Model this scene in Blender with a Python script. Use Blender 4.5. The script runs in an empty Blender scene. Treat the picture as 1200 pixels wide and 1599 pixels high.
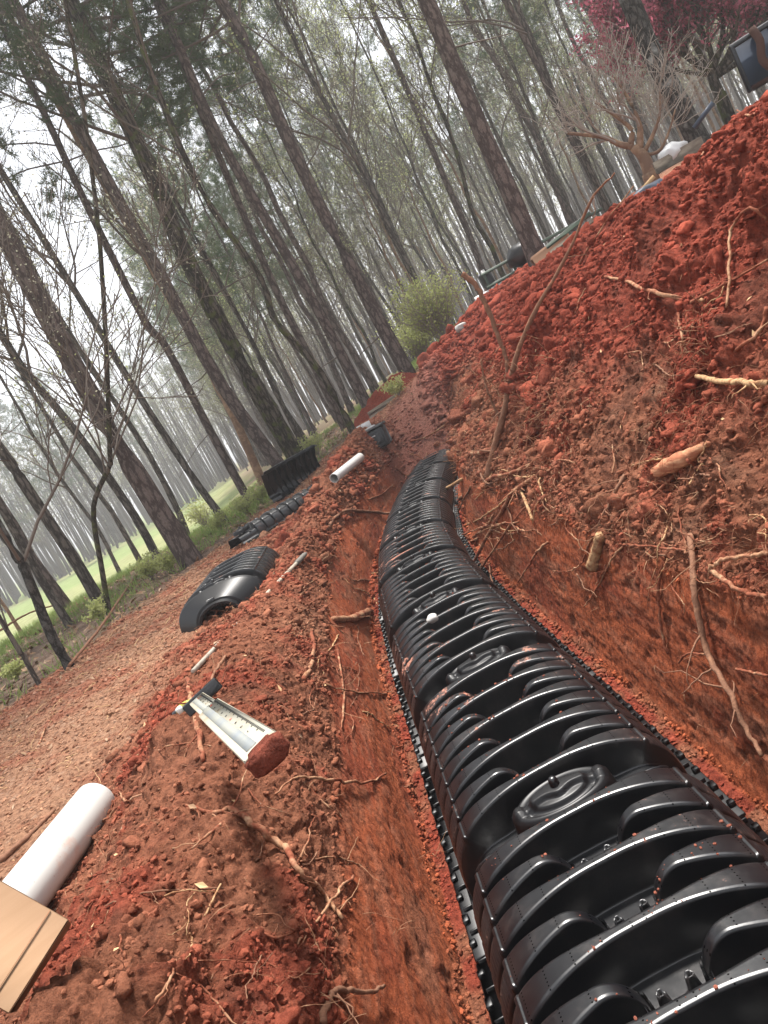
import bpy, math, random
import numpy as np
from mathutils import Matrix, Vector
R = math.radians
random.seed(7); RNG = np.random.default_rng(7)
scn = bpy.context.scene; COL = scn.collection

# ---------------------------------------------------------------- camera
F_PX, PITCH, ROLL, CAM_H = 1200.0, 8.5, 28.0, 1.6
cam = bpy.data.objects.new('camera', bpy.data.cameras.new('camera')); COL.objects.link(cam)
cam.data.sensor_fit = 'VERTICAL'; cam.data.sensor_height = 36.0; cam.data.lens = 36.0 * F_PX / 1599.0
cam.data.clip_start = 0.02; cam.data.clip_end = 3000
cam.matrix_world = Matrix.Translation((0, 0, CAM_H)) @ Matrix.Rotation(R(90 - PITCH), 4, 'X') @ Matrix.Rotation(R(-ROLL), 4, 'Z')
scn.camera = cam
# ---------------------------------------------------------------- world and sun
SUN_EL, SUN_AZ = 73.0, 25.0           # azimuth measured from +y towards +x
w = bpy.data.worlds.new('World'); scn.world = w; w.use_nodes = True
nt = w.node_tree; nt.nodes.clear()
sky = nt.nodes.new('ShaderNodeTexSky'); sky.sky_type = 'NISHITA'; sky.sun_disc = False
sky.sun_elevation = R(SUN_EL); sky.sun_rotation = R(SUN_AZ); sky.air_density = 1.0; sky.dust_density = 2.0; sky.ozone_density = 1.0
hs = nt.nodes.new('ShaderNodeHueSaturation'); hs.inputs['Saturation'].default_value = 0.22
bg = nt.nodes.new('ShaderNodeBackground'); bg.inputs[1].default_value = 0.14
wo = nt.nodes.new('ShaderNodeOutputWorld')
nt.links.new(sky.outputs[0], hs.inputs['Color']); nt.links.new(hs.outputs[0], bg.inputs[0]); nt.links.new(bg.outputs[0], wo.inputs[0])
sd = bpy.data.lights.new('sun', 'SUN'); sd.energy = 4.2; sd.angle = R(6.0); sd.color = (1.0, 0.955, 0.9)
sun = bpy.data.objects.new('sun', sd); COL.objects.link(sun)
_d = Vector((math.sin(R(SUN_AZ)) * math.cos(R(SUN_EL)), math.cos(R(SUN_AZ)) * math.cos(R(SUN_EL)), math.sin(R(SUN_EL))))
sun.rotation_euler = _d.to_track_quat('Z', 'Y').to_euler(); sun.location = (0, 0, 30)
scn.view_settings.view_transform = 'Standard'; scn.view_settings.look = 'None'
scn.view_settings.exposure = 1.16; scn.view_settings.gamma = 1.0
scn.cycles.max_bounces = 6; scn.cycles.diffuse_bounces = 3; scn.cycles.volume_bounces = 0
scn.cycles.transparent_max_bounces = 8

# ---------------------------------------------------------------- helpers
def ray(px, py):
    """direction from the camera through a pixel of the 1200x1599 photograph; component 1 is the distance ahead"""
    r, p = R(ROLL), R(PITCH)
    x = (px - 600) / F_PX; y = -(py - 799.5) / F_PX
    u = x * math.cos(r) + y * math.sin(r); v = -x * math.sin(r) + y * math.cos(r)
    return np.array([u, math.cos(p) + v * math.sin(p), -math.sin(p) + v * math.cos(p)])
EYE = np.array([0, 0, CAM_H])
def at_z(px, py, z):
    d = ray(px, py); return EYE + d * ((z - CAM_H) / d[2])
def at_y(px, py, y):
    d = ray(px, py); return EYE + d * (y / d[1])
def at_d(px, py, dist):
    d = ray(px, py); return EYE + d * (dist / math.hypot(d[0], d[1]))
def ss(a, b, x):
    t = np.clip((np.asarray(x, float) - a) / (b - a), 0, 1); return t * t * (3 - 2 * t)

def hsh(i, j, k, seed):
    n = (i.astype(np.int64) * 73856093) ^ (j.astype(np.int64) * 19349663) ^ (k.astype(np.int64) * 83492791) ^ (seed * 2654435761 & 0x7fffffff)
    n = (n ^ (n >> 13)) * 1274126177 & 0x7fffffffffff
    n = (n ^ (n >> 16)) & 0xffffff
    return n / float(0xffffff)
def vn(P, f, seed=0):
    Q = P * f; I = np.floor(Q); T = Q - I; T = T * T * T * (T * (T * 6 - 15) + 10)
    I = I.astype(np.int64); out = 0
    for a in (0, 1):
        wx = T[:, 0] if a else 1 - T[:, 0]
        for b in (0, 1):
            wy = T[:, 1] if b else 1 - T[:, 1]
            for c in (0, 1):
                wz = T[:, 2] if c else 1 - T[:, 2]
                out = out + wx * wy * wz * hsh(I[:, 0] + a, I[:, 1] + b, I[:, 2] + c, seed)
    return out * 2 - 1
def fbm(P, f, o=4, seed=0, g=0.5):
    s = 0; a = 1; n = 0
    for k in range(o):
        s = s + a * vn(P, f * 2.03 ** k, seed + k * 17); n += a; a *= g
    return s / n
def worley(P, f, seed=0):
    Q = P * f; I = np.floor(Q).astype(np.int64); F1 = np.full(len(P), 9.0); cid = np.zeros(len(P))
    for a in (-1, 0, 1):
        for b in (-1, 0, 1):
            for c in (-1, 0, 1):
                i, j, k = I[:, 0] + a, I[:, 1] + b, I[:, 2] + c
                h1 = hsh(i, j, k, seed + 1); h2 = hsh(i, j, k, seed + 2); h3 = hsh(i, j, k, seed + 3)
                d = np.sqrt((i + h1 - Q[:, 0]) ** 2 + (j + h2 - Q[:, 1]) ** 2 + (k + h3 - Q[:, 2]) ** 2)
                m = d < F1; F1 = np.where(m, d, F1); cid = np.where(m, h1 * .7 + h3 * .3, cid)
    return F1, cid

class MB:
    """collects vertices, quads and triangles for ONE mesh"""
    def __init__(s): s.v = []; s.q = []; s.t = []; s.n = 0; s.qm = []; s.tm = []
    def add(s, v, q=None, t=None, mi=0):
        v = np.asarray(v, float).reshape(-1, 3)
        if q is not None and len(q):
            q = np.asarray(q).reshape(-1, 4) + s.n; s.q.append(q); s.qm.append(np.full(len(q), mi))
        if t is not None and len(t):
            t = np.asarray(t).reshape(-1, 3) + s.n; s.t.append(t); s.tm.append(np.full(len(t), mi))
        s.v.append(v); s.n += len(v)
    def mesh(s, name, mats, smooth=True):
        me = bpy.data.meshes.new(name)
        v = np.concatenate(s.v) if s.v else np.zeros((0, 3))
        q = np.concatenate(s.q) if s.q else np.zeros((0, 4), int); t = np.concatenate(s.t) if s.t else np.zeros((0, 3), int)
        me.vertices.add(len(v)); me.vertices.foreach_set('co', v.astype(np.float32).ravel())
        me.loops.add(len(q) * 4 + len(t) * 3)
        me.loops.foreach_set('vertex_index', np.concatenate([q.ravel(), t.ravel()]).astype(np.int32))
        me.polygons.add(len(q) + len(t))
        ls = np.concatenate([np.arange(len(q)) * 4, len(q) * 4 + np.arange(len(t)) * 3]).astype(np.int32)
        me.polygons.foreach_set('loop_start', ls)
        me.polygons.foreach_set('material_index', np.concatenate(s.qm + s.tm).astype(np.int32))
        me.polygons.foreach_set('use_smooth', np.full(len(q) + len(t), smooth))
        for m in (mats if isinstance(mats, (list, tuple)) else [mats]): me.materials.append(m)
        me.update(calc_edges=True); me.validate()
        return me
    def build(s, name, mats, parent=None, smooth=True):
        return link(name, s.mesh(name, mats, smooth), parent)
def link(name, me, parent=None, loc=None):
    o = bpy.data.objects.new(name, me); COL.objects.link(o)
    if parent: o.parent = parent
    if loc is not None: o.location = loc
    return o
def tag(o, label=None, cat=None, group=None, kind=None):
    if label: o['label'] = label
    if cat: o['category'] = cat
    if group: o['group'] = group
    if kind: o['kind'] = kind
    return o
def thing(name, label, cat, loc=(0, 0, 0), rz=0, group=None):
    o = bpy.data.objects.new(name, None); COL.objects.link(o); o.location = loc; o.rotation_euler = (0, 0, rz)
    o.empty_display_size = .1
    return tag(o, label, cat, group)

def tubes(P, r, S=6, cap=True):
    """P (n,K,3) polylines, r (n,K) radii -> verts, quads, tris"""
    P = np.asarray(P, float); r = np.asarray(r, float); n, K, _ = P.shape
    T = np.gradient(P, axis=1); T /= np.linalg.norm(T, axis=2, keepdims=True) + 1e-9
    ref = np.where(np.abs(T[:, :1, 2:3]) > .9, np.array([1., 0, 0]), np.array([0, 0, 1.])) * np.ones((n, K, 1))
    A = np.cross(T, ref); A /= np.linalg.norm(A, axis=2, keepdims=True) + 1e-9
    B = np.cross(T, A)
    th = np.arange(S) * 2 * math.pi / S
    V = P[:, :, None] + r[:, :, None, None] * (np.cos(th)[None, None, :, None] * A[:, :, None] + np.sin(th)[None, None, :, None] * B[:, :, None])
    idx = np.arange(n * K * S).reshape(n, K, S); nx = np.roll(idx, -1, axis=2)
    q = np.stack([idx[:, :-1], nx[:, :-1], nx[:, 1:], idx[:, 1:]], axis=-1).reshape(-1, 4)
    v = V.reshape(-1, 3); t = None
    if cap:
        c0 = P[:, 0]; c1 = P[:, -1]; base = len(v); v = np.concatenate([v, c0, c1])
        i0 = base + np.arange(n); i1 = base + n + np.arange(n)
        t = np.concatenate([np.stack([nx[:, 0], idx[:, 0], np.repeat(i0[:, None], S, 1)], -1).reshape(-1, 3),
                            np.stack([idx[:, -1], nx[:, -1], np.repeat(i1[:, None], S, 1)], -1).reshape(-1, 3)])
    return v, q, t
def resample(pts, n):
    """Catmull-Rom through the points"""
    p = np.asarray(pts, float)
    if len(p) == 2: return p[0] + (p[1] - p[0]) * np.linspace(0, 1, n)[:, None]
    p = np.vstack([2 * p[0] - p[1], p, 2 * p[-1] - p[-2]]); m = len(p) - 3
    u = np.linspace(0, m - 1e-6, n); i = u.astype(int); t = (u - i)[:, None]
    a, b, c, d = p[i], p[i + 1], p[i + 2], p[i + 3]
    return .5 * (2 * b + (c - a) * t + (2 * a - 5 * b + 4 * c - d) * t ** 2 + (3 * b - a - 3 * c + d) * t ** 3)
def box(mb, c, s, rot=None, mi=0, bev=0.0):
    c = np.array(c, float); h = np.array(s, float) / 2
    b = min(bev, h.min() * .9)
    if b <= 0:
        v = np.array([[x, y, z] for x in (-1, 1) for y in (-1, 1) for z in (-1, 1)]) * h
        q = [[0, 1, 3, 2], [4, 6, 7, 5], [0, 4, 5, 1], [2, 3, 7, 6], [0, 2, 6, 4], [1, 5, 7, 3]]
        if rot is not None: v = v @ np.array(rot).T
        mb.add(v + c, q, mi=mi); return
    vs = []; ids = {}
    for x in (-1, 1):
        for y in (-1, 1):
            for z in (-1, 1):
                for ax in range(3):
                    p = np.array([x, y, z]) * (h - b); p[ax] = [x, y, z][ax] * h[ax]
                    ids[(x, y, z, ax)] = len(vs); vs.append(p)
    q = []; t = []
    for ax in range(3):
        o = [a for a in range(3) if a != ax]
        for s_ in (-1, 1):
            k = []
            for (a1, a2) in ((-1, -1), (1, -1), (1, 1), (-1, 1)):
                e = [0, 0, 0]; e[ax] = s_; e[o[0]] = a1; e[o[1]] = a2; k.append(ids[(*e, ax)])
            q.append(k)
    for ax in range(3):
        o = [a for a in range(3) if a != ax]
        for a1 in (-1, 1):
            for a2 in (-1, 1):
                e0 = [0, 0, 0]; e0[ax] = -1; e0[o[0]] = a1; e0[o[1]] = a2; e1 = list(e0); e1[ax] = 1
                q.append([ids[(*e0, o[0])], ids[(*e1, o[0])], ids[(*e1, o[1])], ids[(*e0, o[1])]])
    for x in (-1, 1):
        for y in (-1, 1):
            for z in (-1, 1): t.append([ids[(x, y, z, 0)], ids[(x, y, z, 1)], ids[(x, y, z, 2)]])
    v = np.array(vs)
    if rot is not None: v = v @ np.array(rot).T
    mb.add(v + c, q, t, mi=mi)
def rotz(a): c, s = math.cos(a), math.sin(a); return np.array([[c, -s, 0], [s, c, 0], [0, 0, 1.]])
def frame(xa, za=(0, 0, 1)):
    x = np.array(xa, float); x /= np.linalg.norm(x); z = np.array(za, float); y = np.cross(z, x); y /= np.linalg.norm(y); z = np.cross(x, y)
    return np.stack([x, y, z], axis=1)

# ---------------------------------------------------------------- materials
def mat(name, color=(.5, .5, .5), rough=.8, spec=.3, attr=None, noise=None, bump=None, metallic=0, attr_mul=1.0):
    """noise = list of (scale, color, lo, hi, detail); bump = list of (scale, strength, distance)"""
    m = bpy.data.materials.new(name); m.use_nodes = True; t = m.node_tree; N = t.nodes; L = t.links
    b = N['Principled BSDF']; b.inputs['Roughness'].default_value = rough; b.inputs['Specular IOR Level'].default_value = spec
    b.inputs['Metallic'].default_value = metallic
    if attr:
        a = N.new('ShaderNodeAttribute'); a.attribute_name = attr; cur = a.outputs['Color']
    else:
        c = N.new('ShaderNodeRGB'); c.outputs[0].default_value = (*color, 1); cur = c.outputs[0]
    tc = N.new('ShaderNodeTexCoord')
    for (sc, col, lo, hi, det) in (noise or []):
        n = N.new('ShaderNodeTexNoise'); n.inputs['Detail'].default_value = det; n.inputs['Roughness'].default_value = .65
        if isinstance(sc, tuple):
            mp = N.new('ShaderNodeMapping'); mp.inputs['Scale'].default_value = sc; L.new(tc.outputs['Object'], mp.inputs[0]); L.new(mp.outputs[0], n.inputs['Vector'])
            n.inputs['Scale'].default_value = 1
        else:
            n.inputs['Scale'].default_value = sc; L.new(tc.outputs['Object'], n.inputs['Vector'])
        mr = N.new('ShaderNodeMapRange'); mr.inputs['From Min'].default_value = lo; mr.inputs['From Max'].default_value = hi
        L.new(n.outputs[0], mr.inputs['Value'])
        mx = N.new('ShaderNodeMix'); mx.data_type = 'RGBA'; L.new(mr.outputs[0], mx.inputs[0]); L.new(cur, mx.inputs[6])
        if len(col) == 4: mx.blend_type = 'MULTIPLY'
        mx.inputs[7].default_value = (*col[:3], 1); cur = mx.outputs[2]
    L.new(cur, b.inputs['Base Color'])
    prev = None
    for (sc, st, di) in (bump or []):
        n = N.new('ShaderNodeTexNoise'); n.inputs['Detail'].default_value = 6; n.inputs['Roughness'].default_value = .7
        if isinstance(sc, tuple):
            mp = N.new('ShaderNodeMapping'); mp.inputs['Scale'].default_value = sc; L.new(tc.outputs['Object'], mp.inputs[0]); L.new(mp.outputs[0], n.inputs['Vector']); n.inputs['Scale'].default_value = 1
        else:
            n.inputs['Scale'].default_value = sc; L.new(tc.outputs['Object'], n.inputs['Vector'])
        bp = N.new('ShaderNodeBump'); bp.inputs['Strength'].default_value = st; bp.inputs['Distance'].default_value = di
        L.new(n.outputs[0], bp.inputs['Height'])
        if prev: L.new(prev, bp.inputs['Normal'])
        prev = bp.outputs[0]
    if prev: L.new(prev, b.inputs['Normal'])
    return m
M = {}
M['soil'] = mat('red_clay_soil', rough=.95, spec=.12, attr='Col', noise=[(38, (.36, .32, .32, 1), .44, .66, 8), (190, (1.5, 1.4, 1.3, 1), .54, .72, 4)],
                bump=[(38, .9, .03), (150, .9, .010)])
M['clod'] = mat('clay_clods', rough=.95, spec=.12, attr='Col', noise=[(60, (.55, .5, .5, 1), .42, .68, 6), (260, (1.3, 1.2, 1.1, 1), .55, .75, 3)], bump=[(50, .6, .02), (180, .6, .007)])
M['far'] = mat('forest_floor_soil', rough=.95, spec=.1, attr='Col', noise=[(1.2, (.55, .55, .5, 1), .4, .7, 8), (14, (1.3, 1.25, 1.1, 1), .5, .75, 4)], bump=[(3, .5, .1)])
M['pvc'] = mat('white_pipe_plastic', (.55, .55, .525), .28, .5, noise=[(6, (.55, .3, .2), .62, .85, 8), (90, (.35, .14, .08), .70, .76, 2)])
M['card'] = mat('brown_cardboard', (.30, .19, .115), .85, .15, noise=[((3, 3, 60), (.9, .88, .85, 1), .4, .7, 3)])
M['root'] = mat('bare_root_wood', (.38, .21, .12), .85, .12, noise=[(25, (.50, .33, .20), .45, .65, 5), (9, (.23, .075, .042), .40, .54, 7), (60, (.6, .5, .45, 1), .5, .65, 4)], bump=[(70, .6, .006)])
M['root_dark'] = mat('root_bark', (.21, .105, .065), .85, .15, noise=[(30, (.33, .17, .1), .5, .7, 5)], bump=[(60, .7, .008)])
M['root_pale'] = mat('pale_flaky_root', (.50, .32, .17), .85, .12, noise=[(40, (.30, .14, .07), .45, .6, 5)], bump=[(90, .9, .008)])
M['wood_split'] = mat('split_root_wood', (.36, .135, .07), .75, .2, noise=[((8, 8, 60), (.62, .36, .2), .45, .7, 5)], bump=[((10, 10, 120), .5, .006)])
def barkmat(name, c1, c2, sx=14, sz=3.2, moss=None):
    m = bpy.data.materials.new(name); m.use_nodes = True; N = m.node_tree.nodes; L = m.node_tree.links; b = N['Principled BSDF']
    b.inputs['Roughness'].default_value = .95; b.inputs['Specular IOR Level'].default_value = .1
    tc = N.new('ShaderNodeTexCoord'); mp = N.new('ShaderNodeMapping'); mp.inputs['Scale'].default_value = (sx, sx, sz); L.new(tc.outputs['Object'], mp.inputs[0])
    n0 = N.new('ShaderNodeTexNoise'); n0.inputs['Scale'].default_value = 1.3; L.new(mp.outputs[0], n0.inputs['Vector'])
    ad = N.new('ShaderNodeMixRGB'); ad.inputs[0].default_value = .72; L.new(mp.outputs[0], ad.inputs[1]); L.new(n0.outputs['Color'], ad.inputs[2])
    v = N.new('ShaderNodeTexVoronoi'); v.feature = 'DISTANCE_TO_EDGE'; v.inputs['Scale'].default_value = 1; L.new(mp.outputs[0], v.inputs['Vector'])
    L.new(ad.outputs[0], v.inputs['Vector'])
    n = N.new('ShaderNodeTexNoise'); n.inputs['Scale'].default_value = 2.5; n.inputs['Detail'].default_value = 8; L.new(mp.outputs[0], n.inputs['Vector'])
    mr = N.new('ShaderNodeMapRange'); mr.inputs['From Min'].default_value = .0; mr.inputs['From Max'].default_value = .22; L.new(v.outputs['Distance'], mr.inputs['Value'])
    mu = N.new('ShaderNodeMath'); mu.operation = 'MULTIPLY'; L.new(mr.outputs[0], mu.inputs[0]); L.new(n.outputs[0], mu.inputs[1])
    mr2 = N.new('ShaderNodeMapRange'); mr2.inputs['From Min'].default_value = .1; mr2.inputs['From Max'].default_value = .62; L.new(mu.outputs[0], mr2.inputs['Value'])
    mx = N.new('ShaderNodeMix'); mx.data_type = 'RGBA'; L.new(mr2.outputs[0], mx.inputs[0]); mx.inputs[6].default_value = (*c1, 1); mx.inputs[7].default_value = (*c2, 1)
    cur = mx.outputs[2]
    if moss:
        n2 = N.new('ShaderNodeTexNoise'); n2.inputs['Scale'].default_value = 5; n2.inputs['Detail'].default_value = 8; L.new(tc.outputs['Object'], n2.inputs['Vector'])
        m3 = N.new('ShaderNodeMapRange'); m3.inputs['From Min'].default_value = moss[1]; m3.inputs['From Max'].default_value = moss[1] + .12; L.new(n2.outputs[0], m3.inputs['Value'])
        mx2 = N.new('ShaderNodeMix'); mx2.data_type = 'RGBA'; L.new(m3.outputs[0], mx2.inputs[0]); L.new(cur, mx2.inputs[6]); mx2.inputs[7].default_value = (*moss[0], 1); cur = mx2.outputs[2]
    L.new(cur, b.inputs['Base Color'])
    bp = N.new('ShaderNodeBump'); bp.inputs['Strength'].default_value = .9; bp.inputs['Distance'].default_value = .015; L.new(mu.outputs[0], bp.inputs['Height']); L.new(bp.outputs[0], b.inputs['Normal'])
    return m
M['bark_pine'] = barkmat('pine_bark', (.075, .058, .052), (.20, .160, .142), 36, 13)
M['bark_oak'] = barkmat('oak_bark', (.035, .03, .023), (.15, .125, .10), 44, 10, ((.09, .10, .035), .52))
M['bark_grey'] = barkmat('grey_bark', (.06, .052, .045), (.20, .175, .15), 50, 12)
M['bark_lichen'] = barkmat('lichen_bark', (.035, .033, .03), (.12, .115, .105), 50, 24, ((.30, .31, .29), .58))
M['bark_tan'] = mat('smooth_tan_bark', (.20, .125, .085), .8, .2, noise=[(7, (.36, .24, .15), .45, .65, 6)], bump=[(30, .4, .01)])
M['twig'] = mat('grey_twigs', (.15, .125, .105), .9, .1)
M['twig_pale'] = mat('pale_twigs', (.33, .29, .25), .9, .1)
def leafmat(name, c1, c2, tr=.35):
    m = bpy.data.materials.new(name); m.use_nodes = True; N = m.node_tree.nodes; L = m.node_tree.links; b = N['Principled BSDF']
    b.inputs['Roughness'].default_value = .7; b.inputs['Specular IOR Level'].default_value = .2
    tc = N.new('ShaderNodeTexCoord'); n = N.new('ShaderNodeTexNoise'); n.inputs['Scale'].default_value = .9; n.inputs['Detail'].default_value = 5; L.new(tc.outputs['Object'], n.inputs['Vector'])
    mr = N.new('ShaderNodeMapRange'); mr.inputs['From Min'].default_value = .35; mr.inputs['From Max'].default_value = .65; L.new(n.outputs[0], mr.inputs['Value'])
    mx = N.new('ShaderNodeMix'); mx.data_type = 'RGBA'; L.new(mr.outputs[0], mx.inputs[0]); mx.inputs[6].default_value = (*c1, 1); mx.inputs[7].default_value = (*c2, 1)
    L.new(mx.outputs[2], b.inputs['Base Color'])
    tl = N.new('ShaderNodeBsdfTranslucent'); L.new(mx.outputs[2], tl.inputs[0]); ms = N.new('ShaderNodeMixShader'); ms.inputs[0].default_value = tr
    L.new(b.outputs[0], ms.inputs[1]); L.new(tl.outputs[0], ms.inputs[2]); L.new(ms.outputs[0], N['Material Output'].inputs[0])
    return m
M['needle'] = leafmat('pine_needles', (.07, .105, .05), (.13, .17, .08), .35)
M['bud'] = leafmat('spring_leaf_buds', (.34, .38, .17), (.46, .49, .24), .6)
M['bud_dull'] = leafmat('dull_leaf_buds', (.32, .33, .24), (.40, .38, .29), .6)
M['blossom'] = leafmat('white_blossom', (.7, .7, .66), (.8, .8, .75), .3)
M['maple'] = leafmat('maple_leaves', (.38, .09, .13), (.54, .19, .25), .5)
M['shrub'] = leafmat('shrub_leaves', (.42, .46, .17), (.54, .56, .26), .6)
M['grass'] = leafmat('grass_blades', (.16, .24, .06), (.30, .38, .12), .4)
M['dead_leaf'] = mat('dead_leaves', (.26, .16, .095), .9, .15, noise=[(9, (.40, .28, .19), .45, .6, 3), (5, (.13, .075, .045), .52, .6, 3)])
M['black_paint'] = mat('black_metal', (.02, .02, .022), .4, .5)
M['grey_pole'] = mat('weathered_handle', (.42, .38, .31), .6, .3, noise=[(30, (.3, .2, .13), .5, .7, 4)])
M['grip'] = mat('grey_rubber_grip', (.17, .16, .14), .7, .3)
M['yellow'] = mat('yellow_green_handle', (.42, .42, .05), .5, .4, noise=[(18, (.25, .14, .08), .55, .7, 4)])
M['rod'] = mat('level_rod_white', (.46, .44, .36), .6, .2, noise=[(14, (.44, .33, .20), .5, .75, 6)])
M['rod_grey'] = mat('level_rod_grey_band', (.22, .24, .25), .6, .2, noise=[(9, (.30, .30, .25), .4, .7, 4)])
M['ink'] = mat('black_ink', (.03, .03, .03), .6, .2)
M['red_ink'] = mat('red_ink', (.5, .05, .03), .6, .2)
M['cap_plastic'] = mat('matte_black_plastic', (.004, .004, .005), .42, .4)
M['glass'] = mat('vial_glass', (.75, .78, .74), .1, .6)
M['timber'] = mat('weathered_timber', (.16, .13, .10), .9, .15, noise=[((4, 30, 30), (.28, .24, .19), .4, .7, 5)])
M['stone_white'] = mat('white_stone', (.5, .49, .46), .8, .3, noise=[(40, (.45, .42, .4), .5, .7, 4)], bump=[(40, .6, .01)])
M['green_tarp'] = mat('green_plastic', (.07, .45, .25), .4, .4)
M['white_paint'] = mat('white_paint', (.6, .6, .59), .4, .5)
M['red_lens'] = mat('red_lens', (.45, .01, .015), .25, .5)
M['dark_green'] = mat('dark_green_paint', (.06, .085, .06), .5, .4)
M['brown_board'] = mat('brown_panel', (.22, .12, .07), .8, .2)
M['navy'] = mat('blue_grey_panel', (.055, .07, .10), .45, .4)
M['strap'] = mat('brown_strap', (.09, .055, .045), .9, .1, bump=[(50, .5, .01)])
M['chip'] = mat('pale_wood_chips', (.58, .38, .2), .8, .2)

# plastic of the chambers: UV = (along, across) in metres; 'Rib' attribute = 1 on rib tops
def plastic():
    m = bpy.data.materials.new('black_chamber_plastic'); m.use_nodes = True; N = m.node_tree.nodes; L = m.node_tree.links; b = N['Principled BSDF']
    def math_(op, a, c=None):
        n = N.new('ShaderNodeMath'); n.operation = op
        for i, x in enumerate((a, c)):
            if x is None: continue
            if isinstance(x, (int, float)): n.inputs[i].default_value = x
            else: L.new(x, n.inputs[i])
        return n.outputs[0]
    uv = N.new('ShaderNodeUVMap'); uv.uv_map = 'UVMap'; sx = N.new('ShaderNodeSeparateXYZ'); L.new(uv.outputs[0], sx.inputs[0])
    at = N.new('ShaderNodeAttribute'); at.attribute_name = 'Rib'
    # rows of drilled dots
    a = math_('PINGPONG', sx.outputs[0], .0055); a = math_('SUBTRACT', .0055, a)      # 0 at dot centre along
    u = math_('ADD', math_('ABSOLUTE', sx.outputs[1]), .02)
    c = math_('SUBTRACT', .0375, math_('PINGPONG', u, .0375))
    d = math_('SQRT', math_('ADD', math_('MULTIPLY', a, a), math_('MULTIPLY', c, c)))
    dot = math_('LESS_THAN', d, .0021); lim = math_('LESS_THAN', math_('ABSOLUTE', sx.outputs[1]), .33)
    dot = math_('MULTIPLY', math_('MULTIPLY', dot, lim), math_('GREATER_THAN', at.outputs['Fac'], .97))
    geo = N.new('ShaderNodeNewGeometry'); sn = N.new('ShaderNodeSeparateXYZ'); L.new(geo.outputs['Normal'], sn.inputs[0])
    n = N.new('ShaderNodeTexNoise'); n.inputs['Scale'].default_value = 9; n.inputs['Detail'].default_value = 10; n.inputs['Roughness'].default_value = .75; L.new(geo.outputs['Position'], n.inputs['Vector'])
    n3 = N.new('ShaderNodeTexNoise'); n3.inputs['Scale'].default_value = 1.6; L.new(geo.outputs['Position'], n3.inputs['Vector'])
    nf = N.new('ShaderNodeTexNoise'); nf.inputs['Scale'].default_value = 120; nf.inputs['Detail'].default_value = 3; L.new(geo.outputs['Position'], nf.inputs['Vector'])
    s = math_('ADD', math_('ADD', n.outputs[0], math_('MULTIPLY', n3.outputs[0], .45)), math_('MULTIPLY', nf.outputs[0], .25))
    mr = N.new('ShaderNodeMapRange'); mr.inputs['From Min'].default_value = .975; mr.inputs['From Max'].default_value = 1.05; L.new(s, mr.inputs['Value'])
    up = N.new('ShaderNodeMapRange'); up.inputs['From Min'].default_value = .3; up.inputs['From Max'].default_value = .8; L.new(sn.outputs[2], up.inputs['Value'])
    dirt = math_('MULTIPLY', math_('MULTIPLY', mr.outputs[0], up.outputs[0]), math_('GREATER_THAN', at.outputs['Fac'], .8))
    dust = N.new('ShaderNodeMapRange'); dust.inputs['From Min'].default_value = .5; dust.inputs['From Max'].default_value = .75; dust.inputs['To Max'].default_value = .09; L.new(n.outputs[0], dust.inputs['Value'])
    mx = N.new('ShaderNodeMix'); mx.data_type = 'RGBA'; mx.inputs[6].default_value = (.0035, .0038, .0052, 1); mx.inputs[7].default_value = (.30, .24, .21, 1); L.new(dust.outputs[0], mx.inputs[0])
    m2 = N.new('ShaderNodeMix'); m2.data_type = 'RGBA'; L.new(mx.outputs[2], m2.inputs[6]); m2.inputs[7].default_value = (.45, .21, .15, 1); L.new(dirt, m2.inputs[0])
    m3 = N.new('ShaderNodeMix'); m3.data_type = 'RGBA'; L.new(m2.outputs[2], m3.inputs[6]); m3.inputs[7].default_value = (.001, .001, .001, 1); L.new(dot, m3.inputs[0])
    L.new(m3.outputs[2], b.inputs['Base Color'])
    rr = N.new('ShaderNodeMapRange'); rr.inputs['From Min'].default_value = .3; rr.inputs['From Max'].default_value = .7; rr.inputs['To Min'].default_value = .27; rr.inputs['To Max'].default_value = .40; L.new(n.outputs[0], rr.inputs['Value'])
    r2 = math_('ADD', rr.outputs[0], math_('MULTIPLY', dirt, .5)); L.new(r2, b.inputs['Roughness']); L.new(math_('MULTIPLY', math_('MULTIPLY', math_('SUBTRACT', 1.0, dot), .8), math_('SUBTRACT', 1.0, dirt)), b.inputs['Specular IOR Level'])
    bp = N.new('ShaderNodeBump'); bp.inputs['Strength'].default_value = .12; bp.inputs['Distance'].default_value = .004; L.new(n.outputs[0], bp.inputs['Height']); L.new(bp.outputs[0], b.inputs['Normal'])
    return m
M['plastic'] = plastic()

# ---------------------------------------------------------------- the lie of the land
CY = [-3, 0, 2.13, 3.36, 4.55, 5.8, 7.0, 8.15, 9.44, 10.5, 12, 14, 17, 30]
CX = [.08, .08, .07, .05, .02, .02, .10, .26, .50, .74, 1.15, 1.75, 2.4, 4]
_yy = np.linspace(-3, 30, 661); _cc = np.interp(_yy, CY, CX); _k = np.ones(21) / 21; _cc = np.convolve(np.pad(_cc, 10, 'edge'), _k, 'valid')
def cpath(y): return np.interp(y, _yy, _cc)
GA = [-180, -60, -27, -13, -5, 0, 3, 6.3, 9.3, 12.5, 18, 30, 60, 180]
GV = [-1.2, -1.6, -1.7, -1.2, .05, .32, .5, .72, .97, 1.2, 1.5, 1.85, 2.1, 0]
def H0(x, y):
    x = np.asarray(x, float); y = np.asarray(y, float); d = np.hypot(x, y); az = np.degrees(np.arctan2(x, y))
    g = np.interp(az, GA, GV)
    pos = np.maximum(g, 0) * (ss(2.5, 14, d) + np.clip(d - 14, 0, 60) * .018); neg = np.minimum(g, 0) * ss(12, 42, d)
    return .66 + pos + neg
TL = np.array([-1.85, -1.55, -1.22, -1.0, -.85, -.73, -.655, -.60, -.555, -.52, -.50])
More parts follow.
